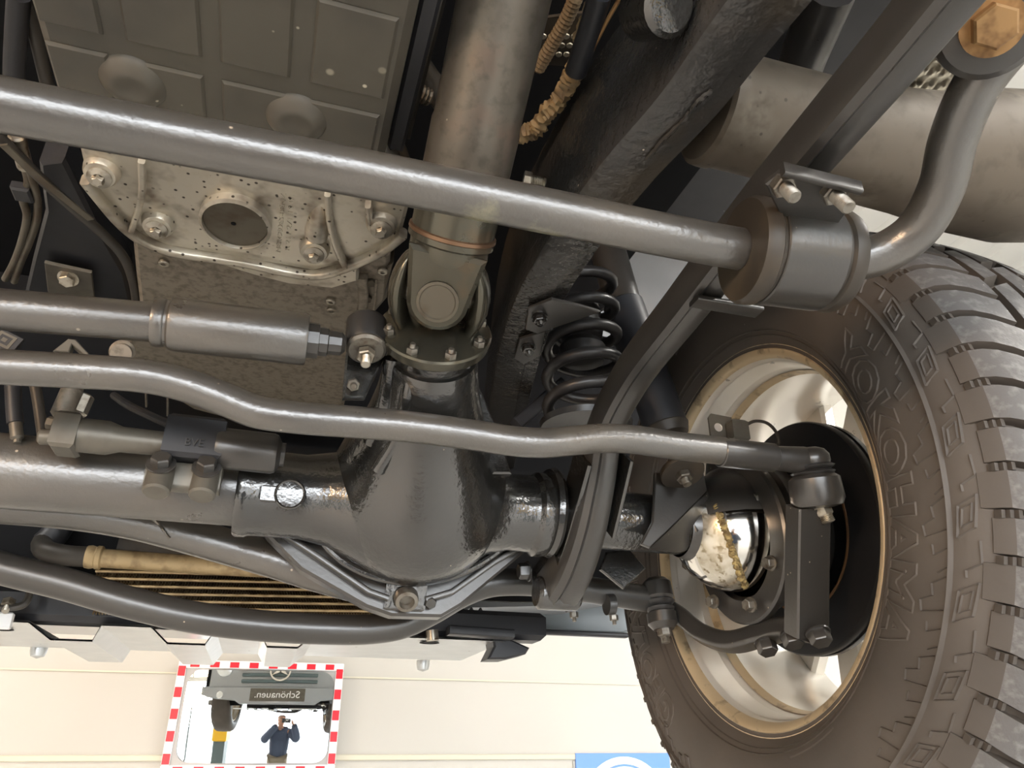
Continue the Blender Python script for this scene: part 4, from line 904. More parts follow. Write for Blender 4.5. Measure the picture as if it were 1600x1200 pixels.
# ------------------------------------------------------------------ front: track rod, drag link, cooler, guards
ph = thing('panhard_rod', (-0.1396, 0.93, 1.7315), 'black panhard rod with a ragged weld, just below the left axle tube', 'rod')
G().tube([(-0.3684, 0.93, 1.741), (-0.2967, 0.93, 1.7424), (-0.2208, 0.93, 1.741), (-0.1604, 0.93, 1.735), (-0.1184, 0.93, 1.7272), (-0.0681, 0.93, 1.716), (-0.0095, 0.93, 1.7029), (0.0507, 0.93, 1.688), (0.1276, 0.93, 1.6721)], .0205, 24).build('rod', 'black_paint', ph)
G().tube([(-0.1944, 0.909, 1.7396), (-0.162, 0.909, 1.7395), (-0.1378, 0.909, 1.7334), (-0.1258, 0.909, 1.7227), (-0.118, 0.912, 1.7146)], .0014, 6, wob=.6).build('weld_bead', 'dull_steel', ph)
dl = thing('drag_link', (-0.0139, 0.98, 1.6347), 'long bent black drag link dipping below the differential', 'drag link')
dlp = [(-0.3741, 0.98, 1.7057), (-0.2943, 0.98, 1.6849), (-0.227, 0.98, 1.6711), (-0.1571, 0.98, 1.6541), (-0.0861, 0.98, 1.641), (-0.0139, 0.98, 1.6347), (0.0604, 0.98, 1.6333), (0.122, 0.98, 1.6358), (0.1597, 0.98, 1.6434), (0.1947, 0.98, 1.6606), (0.2342, 0.98, 1.6843), (0.273, 0.98, 1.6997), (0.3312, 0.98, 1.7047), (0.3958, 0.98, 1.7015), (0.4527, 0.98, 1.696), (0.5032, 0.98, 1.6916)]
G().tube(dlp, .0180, 24).build('rod', 'black_satin', dl)
jd = Vector((0.5157, 0.97, 1.6888)); kd = Vector((.02, -.12, -1)).normalized()
G().lathe([(-.030, 0), (-.030, .014), (-.024, .020), (-.004, .021), (.000, .018), (.000, 0)], jd, kd, 32).build('joint_head', 'black_satin', dl)
G().lathe([(-.002, .016), (.002, .0215), (.005, .019), (.008, .0155), (.011, .0195), (.015, .018), (.018, .014)], jd, kd, 32).build('rubber_boot', 'boot_rubber', dl)
G().lathe([(.014, 0), (.014, .015), (.018, .0205), (.032, .0205), (.040, .014), (.040, 0)], jd, kd, 32).build('arm_socket', 'black_satin', dl)
G().hexhead(jd + kd * .040, kd, .017, .009, .008, .006).build('castle_nut', 'dull_steel', dl)
for p in [(0.3854, 0.965, 1.6797), (0.4429, 0.965, 1.6784)]:
    G().lathe([(-.010, 0), (-.010, .014), (.0, .0145), (.0, 0)], p, (1, 0, .03), 20).build('clamp_band', 'black_satin', dl)
    bolt(dl, Vector(p) + Vector((0, 0, -.014)), (0, -.1, -1), .010, .007, .004, m='dull_steel')

ol = thing('oil_cooler', (-0.0749, 1.28, 1.7381), 'ribbed brass-brown oil cooler with fins, behind the drag link', 'cooler')
G().tube([(-0.2473, 1.24, 1.7558), (-0.1221, 1.24, 1.7546), (0.0377, 1.24, 1.7549), (0.1683, 1.24, 1.7548)], .0135, 18).build('header_pipe', 'brass_fin', ol)
G().lathe([(0, 0), (0, .016), (.006, .017), (.012, .0155), (.014, .017), (.020, .017), (.022, .0145), (.022, 0)], (-0.267, 1.24, 1.7564), (1, 0, -.01), 24).build('hose_collar', 'brass_fin', ol)
G().sweep([(-0.2344, 1.28, 1.7832), (-0.0327, 1.28, 1.779), (0.1729, 1.28, 1.7735)], rrect(.03, .02, .003), sub=1).build('top_rail', 'bush_rubber', ol)
c0 = Vector((-0.2519, 1.25, 1.738)); c1 = Vector((0.2118, 1.25, 1.7542)); cd = (c1 - c0); 
dz = (Vector((-0.0666, 1.245, 1.6922)) - Vector((-0.0751, 1.25, 1.745))) / 5.0
for k in range(6):
    a = c0 + dz * k; b = c1 + dz * k
    G().sweep([a, b], rrect(.012, .0036, .0012, 1), sub=1).build('cooler_tube', 'brass_fin', ol)
    v = []; f = []; nf = 230
    for i in range(nf + 1):
        p = a.lerp(b, i / nf) + dz * (.16 if i % 2 else .84)
        v += [p + Vector((0, -.004, 0)), p + Vector((0, .006, 0))]
    for i in range(nf): f.append((2 * i, 2 * i + 1, 2 * i + 3, 2 * i + 2))
    o = link('fin_strip', v, f, 'brass_fin', ol, smooth=False); o['kind'] = 'stuff'
G().prism([c0 + Vector((0, .008, .01)), c1 + Vector((0, .008, .01)), c1 + dz * 5.3 + Vector((0, .008, 0)), c0 + dz * 5.3 + Vector((0, .008, 0))], (0, .03, 0)).build('cooler_core', 'cooler_dark', ol)
G().tube([(-0.2678, 1.24, 1.7563), (-0.2923, 1.24, 1.7565), (-0.3207, 1.25, 1.7625), (-0.3413, 1.29, 1.7817), (-0.3447, 1.34, 1.8117), (-0.3376, 1.36, 1.8352)], .0150, 16).build('coolant_hose', 'hose_rubber', ol)
G().tube([(-0.3406, 1.3, 1.7842), (-0.3311, 1.3, 1.7997), (-0.3259, 1.3, 1.8151), (-0.3192, 1.3, 1.836)], .020, 16).build('coolant_hose', 'dark_plastic', ol)

sg = thing('skid_plate', (-0.115, 1.3994, 1.655), 'pressed aluminium skid plate with stepped ridges under the front bumper', 'skid plate')
YR = 1.2472; YF = 1.5521
prof_px = [-0.5496, -0.3206, -0.3009, -0.2455, -0.2277, -0.1623, -0.1425, -0.089, -0.0731, -0.0116, 0.0023, 0.0489, 0.0718, 0.1284, 0.1583, 0.3744]
lev = [1.662, 1.662, 1.646, 1.646, 1.662, 1.662, 1.646, 1.646, 1.662, 1.662, 1.646, 1.646, 1.662, 1.662, 1.662, 1.662]
v = []; f = []; n = len(prof_px)
ta = (YF - YR) * -.0
for (yy, dz_, ty) in ((YR, 0.0, 0), (YF, 0.0, 1), (YF + .004, .012, 1), (YF, .003, 1), (YR, .003, 0)):
    for x, z in zip(prof_px, lev):
        v.append((x, yy + (.055 if z < 1.65 else 0.0), z + dz_))
for r in range(4):
    for i in range(n - 1): f.append((r * n + i, r * n + i + 1, (r + 1) * n + i + 1, (r + 1) * n + i))
link('pressed_sheet', v, f, 'skid_aluminium', sg, sharp=20)
for p in [(-0.3703, 1.3139, 1.6605), (0.2562, 1.2834, 1.6605)]:
    G().lathe([(0, 0), (0, .016), (.0008, .0165), (.0012, .013), (.0003, .012), (.0003, 0)], p, (0, 0, -1), 24).build('drain_hole', 'dark_void', sg)
for p in [(-0.379, 1.5803, 1.658), (0.3136, 1.6267, 1.658)]:
    G().lathe([(-.01, .014), (.0, .0135), (.008, .011), (.012, 0)], p, (0, 0, -1), 20).build('rubber_stop', 'skid_aluminium', sg)
cm = thing('front_crossmember', (-0.1113, 1.26, 1.6849), 'black front crossmember above the rear edge of the skid plate', 'crossmember')
G().box((0.0, 1.285, 1.690), (.90, .06, .045), bev=.008).build('tube', 'dark_plastic', cm)
G().prism([(0.3524, 1.25, 1.6791), (0.3767, 1.25, 1.6699), (0.4188, 1.25, 1.6542), (0.412, 1.25, 1.644), (0.3768, 1.25, 1.635), (0.3465, 1.25, 1.6341), (0.3571, 1.25, 1.6542)], (0, .05, 0), .003).build('end_bracket', 'dark_plastic', cm)
G().cyl((0.2508, 1.24, 1.6737), (0.2526, 1.24, 1.6582), .010, 16).build('threaded_stud', 'zinc_steel', cm)
G().box((-0.3444, 1.22, 1.6598), (.022, .01, .022), bev=.002).build('label_tag', 'sign_white', cm)
G().hexhead((-0.344, 1.22, 1.6853), (.1, -.6, -.8), .016, .010, .008).build('bolt', 'zinc_steel', cm)
G().tube([(-0.3665, 1.215, 1.6766), (-0.336, 1.215, 1.6772), (-0.3233, 1.215, 1.6821), (-0.3218, 1.22, 1.6968), (-0.3305, 1.24, 1.7203)], .0050, 10).build('wire_loop', 'hose_rubber', cm)
for i in range(4):
    G().sweep([(0.2751, 1.28, 1.68), (0.3026, 1.3, 1.7152)], rrect(.004, .02, .001), sub=1).build('fin', 'dark_plastic', cm).location.x += .016 * i
G().sweep([(0.2725, 1.22, 1.6719), (0.3785, 1.22, 1.6692)], rrect(.03, .014, .003), sub=1).build('lower_rail', 'dark_plastic', cm)

# ------------------------------------------------------------------ body above and ahead
ub = thing('car_body', (-.06, -.5, 2.3), 'silver off-road car body raised on the lift, seen from underneath', 'car')
G().box((-.19, -.9, 2.36), (1.50, 4.9, .06)).build('floor_pan', 'dark_void', ub, smooth=False)  # near-black colour stands in for shade; also keeps ceiling light out
G().box((.71, -1.45, 2.36), (.30, 3.75, .06)).build('floor_pan', 'dark_void', ub, smooth=False)  # added so the gap between rail and arm stays dark
G().box((.68, .86, 2.46), (.36, .90, .04), bev=.01).build('arch_liner', 'dark_plastic', ub)  # dark slab added over the wheel to keep the arch dark
G().box((-.06, -.6, 2.54), (1.80, 4.6, .10), bev=.02).build('body_sill', 'body_silver', ub)
G().box((-.06, 1.50, 2.10), (1.70, .10, .62), bev=.02).build('nose_panel', 'dark_void', ub)  # painted near-black so the gap behind the spring reads as shade
G().prism([(-.87, 1.56, 1.80), (-.74, 1.56, 1.765), (-.50, 1.56, 1.745), (-.44, 1.56, 1.708), (.33, 1.56, 1.708), (.40, 1.56, 1.752), (.60, 1.56, 1.766), (.75, 1.56, 1.80), (.75, 1.56, 1.885), (-.87, 1.56, 1.885)], (0, .20, 0), .015).build('front_bumper', 'body_silver', ub)
G().box((-.06, 1.62, 2.15), (1.5, .16, .56), bev=.02).build('front_panel', 'body_silver', ub)
for k in range(4):
    G().box((-.06, 1.715, 1.94 + k * .065), (.80, .03, .035), bev=.006).build('grille_slat', 'lift_grey', ub)
st = G().lathe([(0, .095), (0, .112), (.012, .112), (.012, .095)], (-.06, 1.735, 2.05), (0, 1, 0), 48)
for k in range(3):
    a = PI / 2 + k * 2 * PI / 3; d = Vector((math.cos(a), 0, math.sin(a))); s_ = Vector((-math.sin(a), 0, math.cos(a))) * .02
    cc = Vector((-.06, 1.735, 2.05)); st.prism([cc + s_, cc + d * .104, cc - s_], (0, .012, 0))
st.build('emblem', 'chrome', ub)
np_ = G().box((-.06, 1.768, 1.80), (.56, .012, .125), bev=.004).build('number_plate', 'grey_bracket', ub)
v_, f_ = text_mesh('Sch\u00f6nauen.', .095, extrude=.001)
wt = max(p.x for p in v_); k_ = .46 / wt
link('lettering', [Vector((-.06 + .23 - p.x * k_, 1.776 + p.z, 1.772 + p.y)) for p in v_], f_, 'sign_white', np_, smooth=False)
for s in (-1, 1):
    G().lathe([(0, 0), (0, .095), (.02, .09), (.035, .06), (.04, 0)], (-.06 + s * .60, 1.70, 2.08), (0, 1, 0), 32).build('headlight', 'lens_clear', ub)
    G().lathe([(0, 0), (0, .04), (.012, .035), (.016, 0)], (-.06 + s * .60, 1.755, 1.80), (0, 1, 0), 24).build('fog_light', 'lens_clear', ub)
G().prism([(0.4902, 1.58, 1.7805), (0.5118, 1.58, 1.7949), (0.7695, 1.58, 1.8223), (0.7678, 1.58, 1.7392), (0.7471, 1.58, 1.7303), (0.5071, 1.58, 1.7288)], (0, .02, 0), .006).build('bumper_corner', 'blue_grey', ub)
G().box((0.601, 1.57, 1.726), (.30, .02, .010), bev=.003).build('lower_trim', 'dark_plastic', ub)
G().prism([(0.2826, 1.32, 2.0179), (0.9991, 1.32, 2.0989), (0.9597, 1.32, 1.8701), (0.6518, 1.32, 1.7996), (0.6415, 1.32, 1.7516), (0.4095, 1.32, 1.7399), (0.2815, 1.32, 1.7388)], (0, .01, 0)).build('arch_liner', 'dark_void', ub)  # dark sheet added as background, stands in for shade beside the wheel
G().prism([(-0.7606, 1.36, 2.0682), (0.1029, 1.36, 2.2024), (0.2912, 1.36, 2.0336), (0.3019, 1.36, 1.7411), (0.234, 1.36, 1.7158), (-0.1228, 1.36, 1.7146), (-0.6375, 1.36, 1.7027)], (0, .01, 0)).build('radiator_shroud', 'dark_void', ub)  # dark backing sheet added for the shaded depth below the axle
G().prism([(0.4996, 1.16, 2.3347), (0.575, 1.1, 2.7409), (1.0898, 1.02, 2.8177), (1.0358, 1.05, 2.4666), (0.8899, 1.2, 2.306), (0.6586, 1.22, 2.3087)], (0, .012, .012)).build('grey_arch_panel', 'grey_liner', ub)

# ------------------------------------------------------------------ exhaust
mf = thing('exhaust_silencer', (0.5207, 0.46, 2.0502), 'large oval stained-steel exhaust silencer at the top right', 'exhaust')
v = []; f = []; N = 56; my, mz = .437, 2.032
rows = [(.322, .0), (.322, .90), (.325, .985), (.332, 1.0), (.338, 1.0), (.342, .97), (.46, 1.0), (.56, 1.15), (.64, 1.4), (.70, 1.5), (.77, 1.4), (.83, 1.0), (.86, .5), (.87, 0)]
for x, k in rows:
    for i in range(N):
        a = 2 * PI * i / N; v.append((x, my + .054 * k * math.cos(a), mz + .052 * k * math.sin(a) + max(0, x - .5) * .13))
for r in range(len(rows) - 1):
    for i in range(N): j = (i + 1) % N; f.append((r * N + i, r * N + j, (r + 1) * N + j, (r + 1) * N + i))
link('oval_shell', v, f, 'muffler_steel', mf, sharp=30)
hs = thing('heat_shield', (0.5623, 0.4, 2.1362), 'dimpled bright foil heat shield beside the radius arm', 'heat shield')
h = [Vector(p) for p in [(0.6067, 0.5, 2.19), (0.7086, 0.4788, 2.19), (0.6244, 0.3396, 2.19), (0.5568, 0.3605, 2.19)]]
v = []; f = []; nx = 40; ny = 44
hn = (h[1] - h[0]).cross(h[3] - h[0]).normalized()
if hn.z > 0: hn = -hn
for j in range(ny + 1):
    for i in range(nx + 1):
        p = h[0].lerp(h[1], i / nx).lerp(h[3].lerp(h[2], i / nx), j / ny)
        v.append(p + hn * .0035 * max(0, math.sin(i * PI / 3) * math.sin(j * PI / 3 + (PI / 2 if (i // 3) % 2 else 0))))
for j in range(ny):
    for i in range(nx): a = j * (nx + 1) + i; f.append((a, a + 1, a + nx + 2, a + nx + 1))
link('dimpled_foil', v, f, 'heat_foil', hs, sharp=180)
G().tube([(0.5949, 0.4758, 2.17), (0.5806, 0.4179, 2.17), (0.5718, 0.3626, 2.17)], .0065, 10).build('rolled_edge', 'heat_foil', hs)

# ------------------------------------------------------------------ hoses, wires and brackets
def hose(name, label, cat, pts, r, m, part='hose', grp=None, rib=0, wob=0):
    t_ = thing(name, pts[len(pts) // 2], label, cat, grp)
    if rib:
        Pp = curve(pts, 10); L = sum((b - a).length for a, b in zip(Pp, Pp[1:])); n = max(8, int(L / rib)) * 2
        Q = []; acc = 0; k = 0
        for i in range(n + 1):
            s_ = L * i / n
            while k < len(Pp) - 2 and acc + (Pp[k + 1] - Pp[k]).length < s_: acc += (Pp[k + 1] - Pp[k]).length; k += 1
            Q.append(Pp[k].lerp(Pp[k + 1], min(1, (s_ - acc) / max(1e-6, (Pp[k + 1] - Pp[k]).length))))
        G().tube(Q, lambda t, n=n: r * (1 if int(round(t * n)) % 2 else .82), 10, sub=1).build(part, m, t_, sharp=20)
    else: G().tube(pts, r, 12, wob=wob).build(part, m, t_)
    return t_
h_ = hose('brake_pipe', 'thin steel brake pipe, left one of the pair at the left edge', 'pipe', [(-0.2895, 0.6649, 2.03), (-0.2928, 0.6978, 2.03), (-0.2963, 0.7334, 2.03), (-0.3078, 0.7633, 2.03), (-0.3107, 0.7922, 2.03), (-0.3251, 0.8386, 2.03), (-0.3485, 0.8985, 2.03), (-0.3688, 0.9421, 2.03)], .0042, 'plug_steel')
hose('brake_pipe', 'thin steel brake pipe, right one of the pair at the left edge', 'pipe', [(-0.286, 0.6638, 2.03), (-0.2907, 0.7087, 2.03), (-0.2935, 0.7589, 2.03), (-0.3014, 0.795, 2.03), (-0.3219, 0.8503, 2.03), (-0.3411, 0.8963, 2.03), (-0.3596, 0.9453, 2.03)], .0042, 'plug_steel')
G().box((-0.304, 0.749, 2.028), (.018, .022, .012), bev=.002).build('pipe_clip', 'dark_plastic', h_)
G().cyl((-0.2891, 0.6582, 2.028), (-0.2921, 0.7068, 2.028), .0075, 12, ch=.002).build('union_nut', 'zinc_steel', h_)
h_ = hose('fuel_hose', 'dark hose held by a ribbed cable tie, left of the clutch housing', 'hose', [(-0.3006, 0.6435, 2.015), (-0.2904, 0.6663, 2.015), (-0.2719, 0.7077, 2.015), (-0.2501, 0.7482, 2.015), (-0.2307, 0.7825, 2.015), (-0.2153, 0.8217, 2.015), (-0.2111, 0.8758, 2.015), (-0.2143, 0.9386, 2.015)], .0055, 'hose_rubber')
G().sweep([(-0.2918, 0.6489, 2.006), (-0.2753, 0.6816, 2.006), (-0.2541, 0.7165, 2.006), (-0.2342, 0.7459, 2.006)], rrect(.009, .002, .0006, 1), sub=3).build('cable_tie', 'plug_steel', h_)
lb = thing('mount_panel', (-0.2765, 0.8515, 2.05), 'smooth dark mounting panel at the left with a bolted grey tab', 'panel')
G().prism([(-0.2951, 0.738, 2.06), (-0.2682, 0.7246, 2.06), (-0.255, 0.8329, 2.06), (-0.2371, 0.939, 2.06), (-0.2387, 1.0136, 2.06), (-0.3648, 1.0612, 2.06), (-0.381, 1.0487, 2.06), (-0.3415, 0.9267, 2.06), (-0.3071, 0.8244, 2.06)], (0, 0, .04), .004).build('panel', 'dark_plastic', lb)
G().prism([(-0.3231, 0.9145, 2.045), (-0.2711, 0.9218, 2.045), (-0.2788, 0.9923, 2.045), (-0.3379, 1.0105, 2.045)], (0, 0, .005), .001).build('tab_plate', 'grey_bracket', lb)
G().hexhead((-0.3, 0.9382, 2.043), (0, -.35, -.93), .0165, .008, wash=.0125).build('bolt', 'zinc_steel', lb)
oc = thing('ochre_bracket', (-0.2704, 0.8842, 2.07), 'small rust-yellow triangular bracket behind the left hose', 'bracket')
G().prism([(-0.2791, 0.8541, 2.075), (-0.2534, 0.8462, 2.075), (-0.2648, 0.8964, 2.075), (-0.2802, 0.9416, 2.075)], (0, 0, .006), .001).build('plate', 'ochre_rust', oc)
dt = thing('dark_bellows', (-0.349, 0.8495, 2.06), 'dark ribbed hose at the far left edge', 'hose')
G().tube([(-0.2573, 0.5101, 2.05), (-0.2712, 0.559, 2.05), (-0.2838, 0.6058, 2.05), (-0.2929, 0.6483, 2.05)], .009, 14).build('hose', 'dark_plastic', dt)
hose('engine_cable', 'dark cable beside the gearbox pan at the upper left', 'cable', [(-0.2588, 0.5215, 2.06), (-0.2585, 0.5502, 2.06), (-0.2607, 0.593, 2.06), (-0.2626, 0.6325, 2.06)], .006, 'hose_rubber')
# small pieces between damper and tie rod
fb = thing('folded_bracket', (-0.2288, 0.8, 1.8796), 'small folded sheet bracket between damper and tie rod', 'bracket')
G().prism([(-0.2502, 0.8, 1.8739), (-0.2396, 0.8, 1.8901), (-0.2325, 0.8, 1.8905), (-0.2141, 0.8, 1.8736), (-0.2173, 0.8, 1.8715), (-0.2346, 0.8, 1.884), (-0.2349, 0.8, 1.8748)], (0, .012, 0), .001).build('sheet', 'grey_bracket', fb)
un = thing('pipe_union', (-0.2382, 0.86, 1.8457), 'pair of tan pipe unions above the lock cylinder', 'fitting')
G().cyl((-0.2433, 0.86, 1.8245), (-0.239, 0.86, 1.8603), .011, 14, ch=.003).cyl((-0.2397, 0.87, 1.8499), (-0.2403, 0.87, 1.8695), .009, 14).build('banjo_sleeve', 'stained_aluminium', un)
G().cyl((-0.2308, 0.87, 1.8333), (-0.2272, 0.87, 1.8571), .010, 8, ch=.002).build('union_nut', 'zinc_steel', un)
ep = thing('engine_plug', (-0.1921, 0.84, 1.9063), 'round grey engine plug peeping out between damper and tie rod', 'plug')
G().lathe([(0, 0), (0, .014), (.006, .014), (.009, .011), (.018, .011), (.018, 0)], (-0.1991, 0.86, 1.9114), (.1, -.8, -.5), 24).build('plug', 'stained_aluminium', ep)
vn = thing('breather_nipple', (-0.2611, 0.8, 1.7865), 'pale breather nipple hanging at the left edge above the axle tube', 'nipple')
G().cyl((-0.2638, 0.8, 1.793), (-0.2574, 0.8, 1.7741), .0060, 12, ch=.002).cyl((-0.2579, 0.8, 1.776), (-0.2566, 0.8, 1.7708), .0035, 10).build('nipple', 'grey_bracket', vn)
hose('breather_hose', 'dark breather hose dropping to the pale nipple at the left', 'hose', [(-0.2841, 0.8, 1.8596), (-0.2759, 0.8, 1.8319), (-0.2679, 0.8, 1.8048), (-0.2631, 0.8, 1.7903)], .0075, 'dark_plastic')
hose('vertical_hose', 'dark hose running down between tie rod and lock cylinder', 'hose', [(-0.273, 0.84, 1.8584), (-0.2641, 0.84, 1.8371), (-0.2537, 0.84, 1.8091), (-0.2464, 0.84, 1.7885)], .0055, 'hose_rubber')
pd = thing('paper_tag', (-0.2762, 0.75, 1.8544), 'dark square tag with pale printed square at the left edge', 'tag')
G().box((-0.2762, 0.75, 1.8544), (.026, .004, .020), X=(1, 0, -.4), bev=.001).build('tag_plate', 'dark_plastic', pd)
for sz, mm_ in ((.014, 'grey_bracket'), (.009, 'dark_plastic'), (.004, 'grey_bracket')):
    G().box(Vector((-0.2762, 0.75, 1.8544)) + Vector((0, -.0022 - .0004 * (.014 - sz) * 100, 0)), (sz * 1.2, .0006, sz), X=(1, 0, -.4)).build('printed_square', mm_, pd, smooth=False)
# right of the gearbox
hose('corrugated_conduit', 'ribbed brown wiring conduit right of the propeller shaft', 'conduit', [(0.1979, 0.4354, 2.13), (0.1979, 0.4604, 2.13), (0.195, 0.4879, 2.13), (0.1908, 0.5243, 2.13)], .0075, 'conduit', 'conduit', rib=.0045)
hose('corrugated_conduit', 'short ribbed grey conduit stub beside the gearbox pan', 'conduit', [(0.0579, 0.5557, 2.1), (0.0731, 0.5612, 2.1), (0.0887, 0.5668, 2.1)], .0095, 'plug_steel', 'conduit', rib=.006)
hose('taped_harness', 'twisted cloth-taped wiring loom between propeller shaft and chassis rail', 'wiring', [(0.1793, 0.595, 2.1), (0.1934, 0.5867, 2.1), (0.2062, 0.5749, 2.1), (0.2075, 0.5537, 2.1), (0.2145, 0.5378, 2.1), (0.2164, 0.5169, 2.1), (0.2162, 0.4984, 2.1), (0.2165, 0.4821, 2.1), (0.2113, 0.453, 2.1), (0.2057, 0.4194, 2.1)], .0085, 'cloth_tape', 'loom', wob=.35)
hose('plastic_duct', 'dark wiring duct lying on the chassis rail at the top', 'duct', [(0.2043, 0.3987, 2.09), (0.2086, 0.4275, 2.09), (0.2118, 0.4553, 2.09), (0.215, 0.4829, 2.09)], .011, 'dark_plastic')
hose('orange_wire', 'thin orange-brown wire along the chassis rail', 'wire', [(0.2207, 0.3929, 2.085), (0.2191, 0.4166, 2.085), (0.2187, 0.4525, 2.085), (0.2211, 0.4788, 2.085)], .002, 'rusty_steel')
hose('selector_lever', 'brown casting arm beside the gearbox', 'lever', [(0.0612, 0.5412, 2.13), (0.0768, 0.5612, 2.13), (0.0959, 0.5815, 2.13), (0.1138, 0.5991, 2.13)], .014, 'bush_rubber')
hose('vent_pipe', 'thin grey pipe at the corner of the gearbox pan', 'pipe', [(0.0482, 0.5518, 2.03), (0.0598, 0.5632, 2.03), (0.0688, 0.5787, 2.03), (0.0744, 0.596, 2.03)], .0045, 'plug_steel')
pf = thing('perforated_shield', (0.2263, 0.5479, 2.2), 'dark perforated shield with bright holes behind the conduit', 'shield')
G().prism([(0.1894, 0.521, 2.2), (0.2365, 0.4983, 2.2), (0.2563, 0.566, 2.2), (0.2069, 0.5766, 2.2)], (0, 0, .004)).build('sheet', 'bush_rubber', pf)
k = 0
for r in range(3):
    for q_ in range(4):
        pass
for p in [(0.2034, 0.5384, 2.199), (0.2114, 0.536, 2.199), (0.2194, 0.5335, 2.199), (0.2273, 0.531, 2.199), (0.2353, 0.5286, 2.199), (0.2106, 0.5484, 2.199), (0.2187, 0.5459, 2.199), (0.2268, 0.5434, 2.199), (0.2349, 0.5409, 2.199), (0.2429, 0.5384, 2.199), (0.2112, 0.5606, 2.199), (0.2194, 0.5581, 2.199), (0.2276, 0.5556, 2.199), (0.2358, 0.553, 2.199), (0.2439, 0.5505, 2.199)]:
    G().lathe([(0, 0), (0, .0038), (.001, .003), (.001, 0)], p, (0, 0, -1), 12).build('bright_hole', 'heat_foil', pf)
gt = thing('stud_nut', (0.194, 0.5629, 2.02), 'zinc stud with nut peeping out above the anti-roll bar', 'nut')
G().hexhead((0.1879, 0.5648, 2.02), (1, -.1, -.1), .013, .008, .014, .005).build('nut', 'zinc_steel', gt)
hose('black_pipe', 'thick shiny black pipe at the top between rail and radius arm', 'pipe', [(0.4926, 0.42, 2.2414), (0.5115, 0.47, 2.248), (0.5333, 0.52, 2.2593), (0.5664, 0.58, 2.2783)], .028, 'boot_rubber')
cx = thing('cross_brace', (0.4449, 1.05, 2.2272), 'dark body bracket behind the coil spring', 'bracket')
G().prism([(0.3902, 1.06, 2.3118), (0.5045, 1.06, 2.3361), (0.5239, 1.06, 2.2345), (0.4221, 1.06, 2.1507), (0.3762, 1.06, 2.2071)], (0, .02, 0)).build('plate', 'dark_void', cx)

# ------------------------------------------------------------------ left front wheel and lift, seen in the mirror
lw = wheel.copy(); C.objects.link(lw); lw.location = (-.81, CY, CZ); lw.rotation_euler = (0, 0, PI)
lw['label'] = 'opposite front wheel, seen only in the traffic mirror'
def copy_children(src, dst, keep):
    for ch in list(src.children):
        if ch.name.split('.')[0] in ('tread_lug', 'tread_block', 'lettering', 'sidewall_ridge', 'label_field'): continue
        c_ = ch.copy(); C.objects.link(c_); c_.parent = dst
        copy_children(ch, c_, keep)
copy_children(wheel, lw, True)
for s, lab in ((-1, 'grey lift post with yellow arm on the left, seen in the mirror'), (1, 'grey lift post with yellow arm on the right, seen in the mirror')):
    t = thing('lift_post', (s * 1.55, -1.6, 0), lab, 'lift', 'posts of the car lift')
    G().box((s * 1.55, -1.6, 1.5), (.28, .30, 3.0), bev=.02).build('column', 'lift_grey', t)
    G().box((s * 1.55, -1.6, .02), (.5, .6, .04), bev=.005).build('base_plate', 'lift_grey', t)
    G().box((s * 1.55, -1.6, 1.55), (.34, .36, 1.15), bev=.02).build('carriage', 'lift_yellow', t)  # added yellow sleeve, puts yellow stripes into the reflections
    G().box((s * 1.20, -1.6, 2.05), (.8, .12, .14), bev=.01).build('carrier_arm', 'lift_yellow', t)
    G().lathe([(0, 0), (0, .07), (.04, .07), (.05, .06), (.05, 0)], (s * .82, -1.6, 2.12), (0, 0, 1), 24).build('rubber_pad', 'boot_rubber', t)

wl = thing('work_lamp', (-2.53, -1.95, 0), 'warm work lamp on a stand, left behind the photographer, seen only in reflections', 'lamp')
G().box((-2.56, -1.96, 1.95), (.80, .06, .50), X=(.69, -.72, 0), bev=.01).build('lamp_head', 'lift_grey', wl)  # housing built around the added warm light
G().cyl((-2.58, -1.98, .05), (-2.58, -1.98, 1.95), .02, 14).build('pole', 'lift_grey', wl)
for k in range(3):
    a = k * 2 * PI / 3; G().cyl((-2.58, -1.98, .35), (-2.58 + .4 * math.cos(a), -1.98 + .4 * math.sin(a), .01), .012, 10).build('leg', 'lift_grey', wl)

# ------------------------------------------------------------------ the photographer, reflected in the mirror
pe = thing('person', (-.10, -.36, 0), 'person in a dark blue sweater and beige trousers holding up a phone', 'person')
def skin_body(name, joints, bones, m, par, lv=2):
    """one continuous skinned surface over a joint skeleton: joints = {name: (pos, radius)}"""
    ks = list(joints); off = base_of(par)
    me = bpy.data.meshes.new(name)
    me.from_pydata([tuple(Vector(joints[k][0]) - off) for k in ks], [(ks.index(a), ks.index(b)) for a, b in bones], [])
    o = bpy.data.objects.new(name, me); C.objects.link(o); o.parent = par
    md = o.modifiers.new('skin', 'SKIN'); md.use_smooth_shade = True
    for i, k in enumerate(ks):
        r = joints[k][1]; r = r if isinstance(r, tuple) else (r, r)
        me.skin_vertices[0].data[i].radius = r
        me.skin_vertices[0].data[i].use_root = (i == 0)
    ss = o.modifiers.new('subdivision', 'SUBSURF'); ss.levels = lv; ss.render_levels = lv
    me.materials.append(MATS[m]); return o
X0, Y0 = -.10, -.36
def b(x, y, z): return (X0 + x, Y0 + y, z * .925)
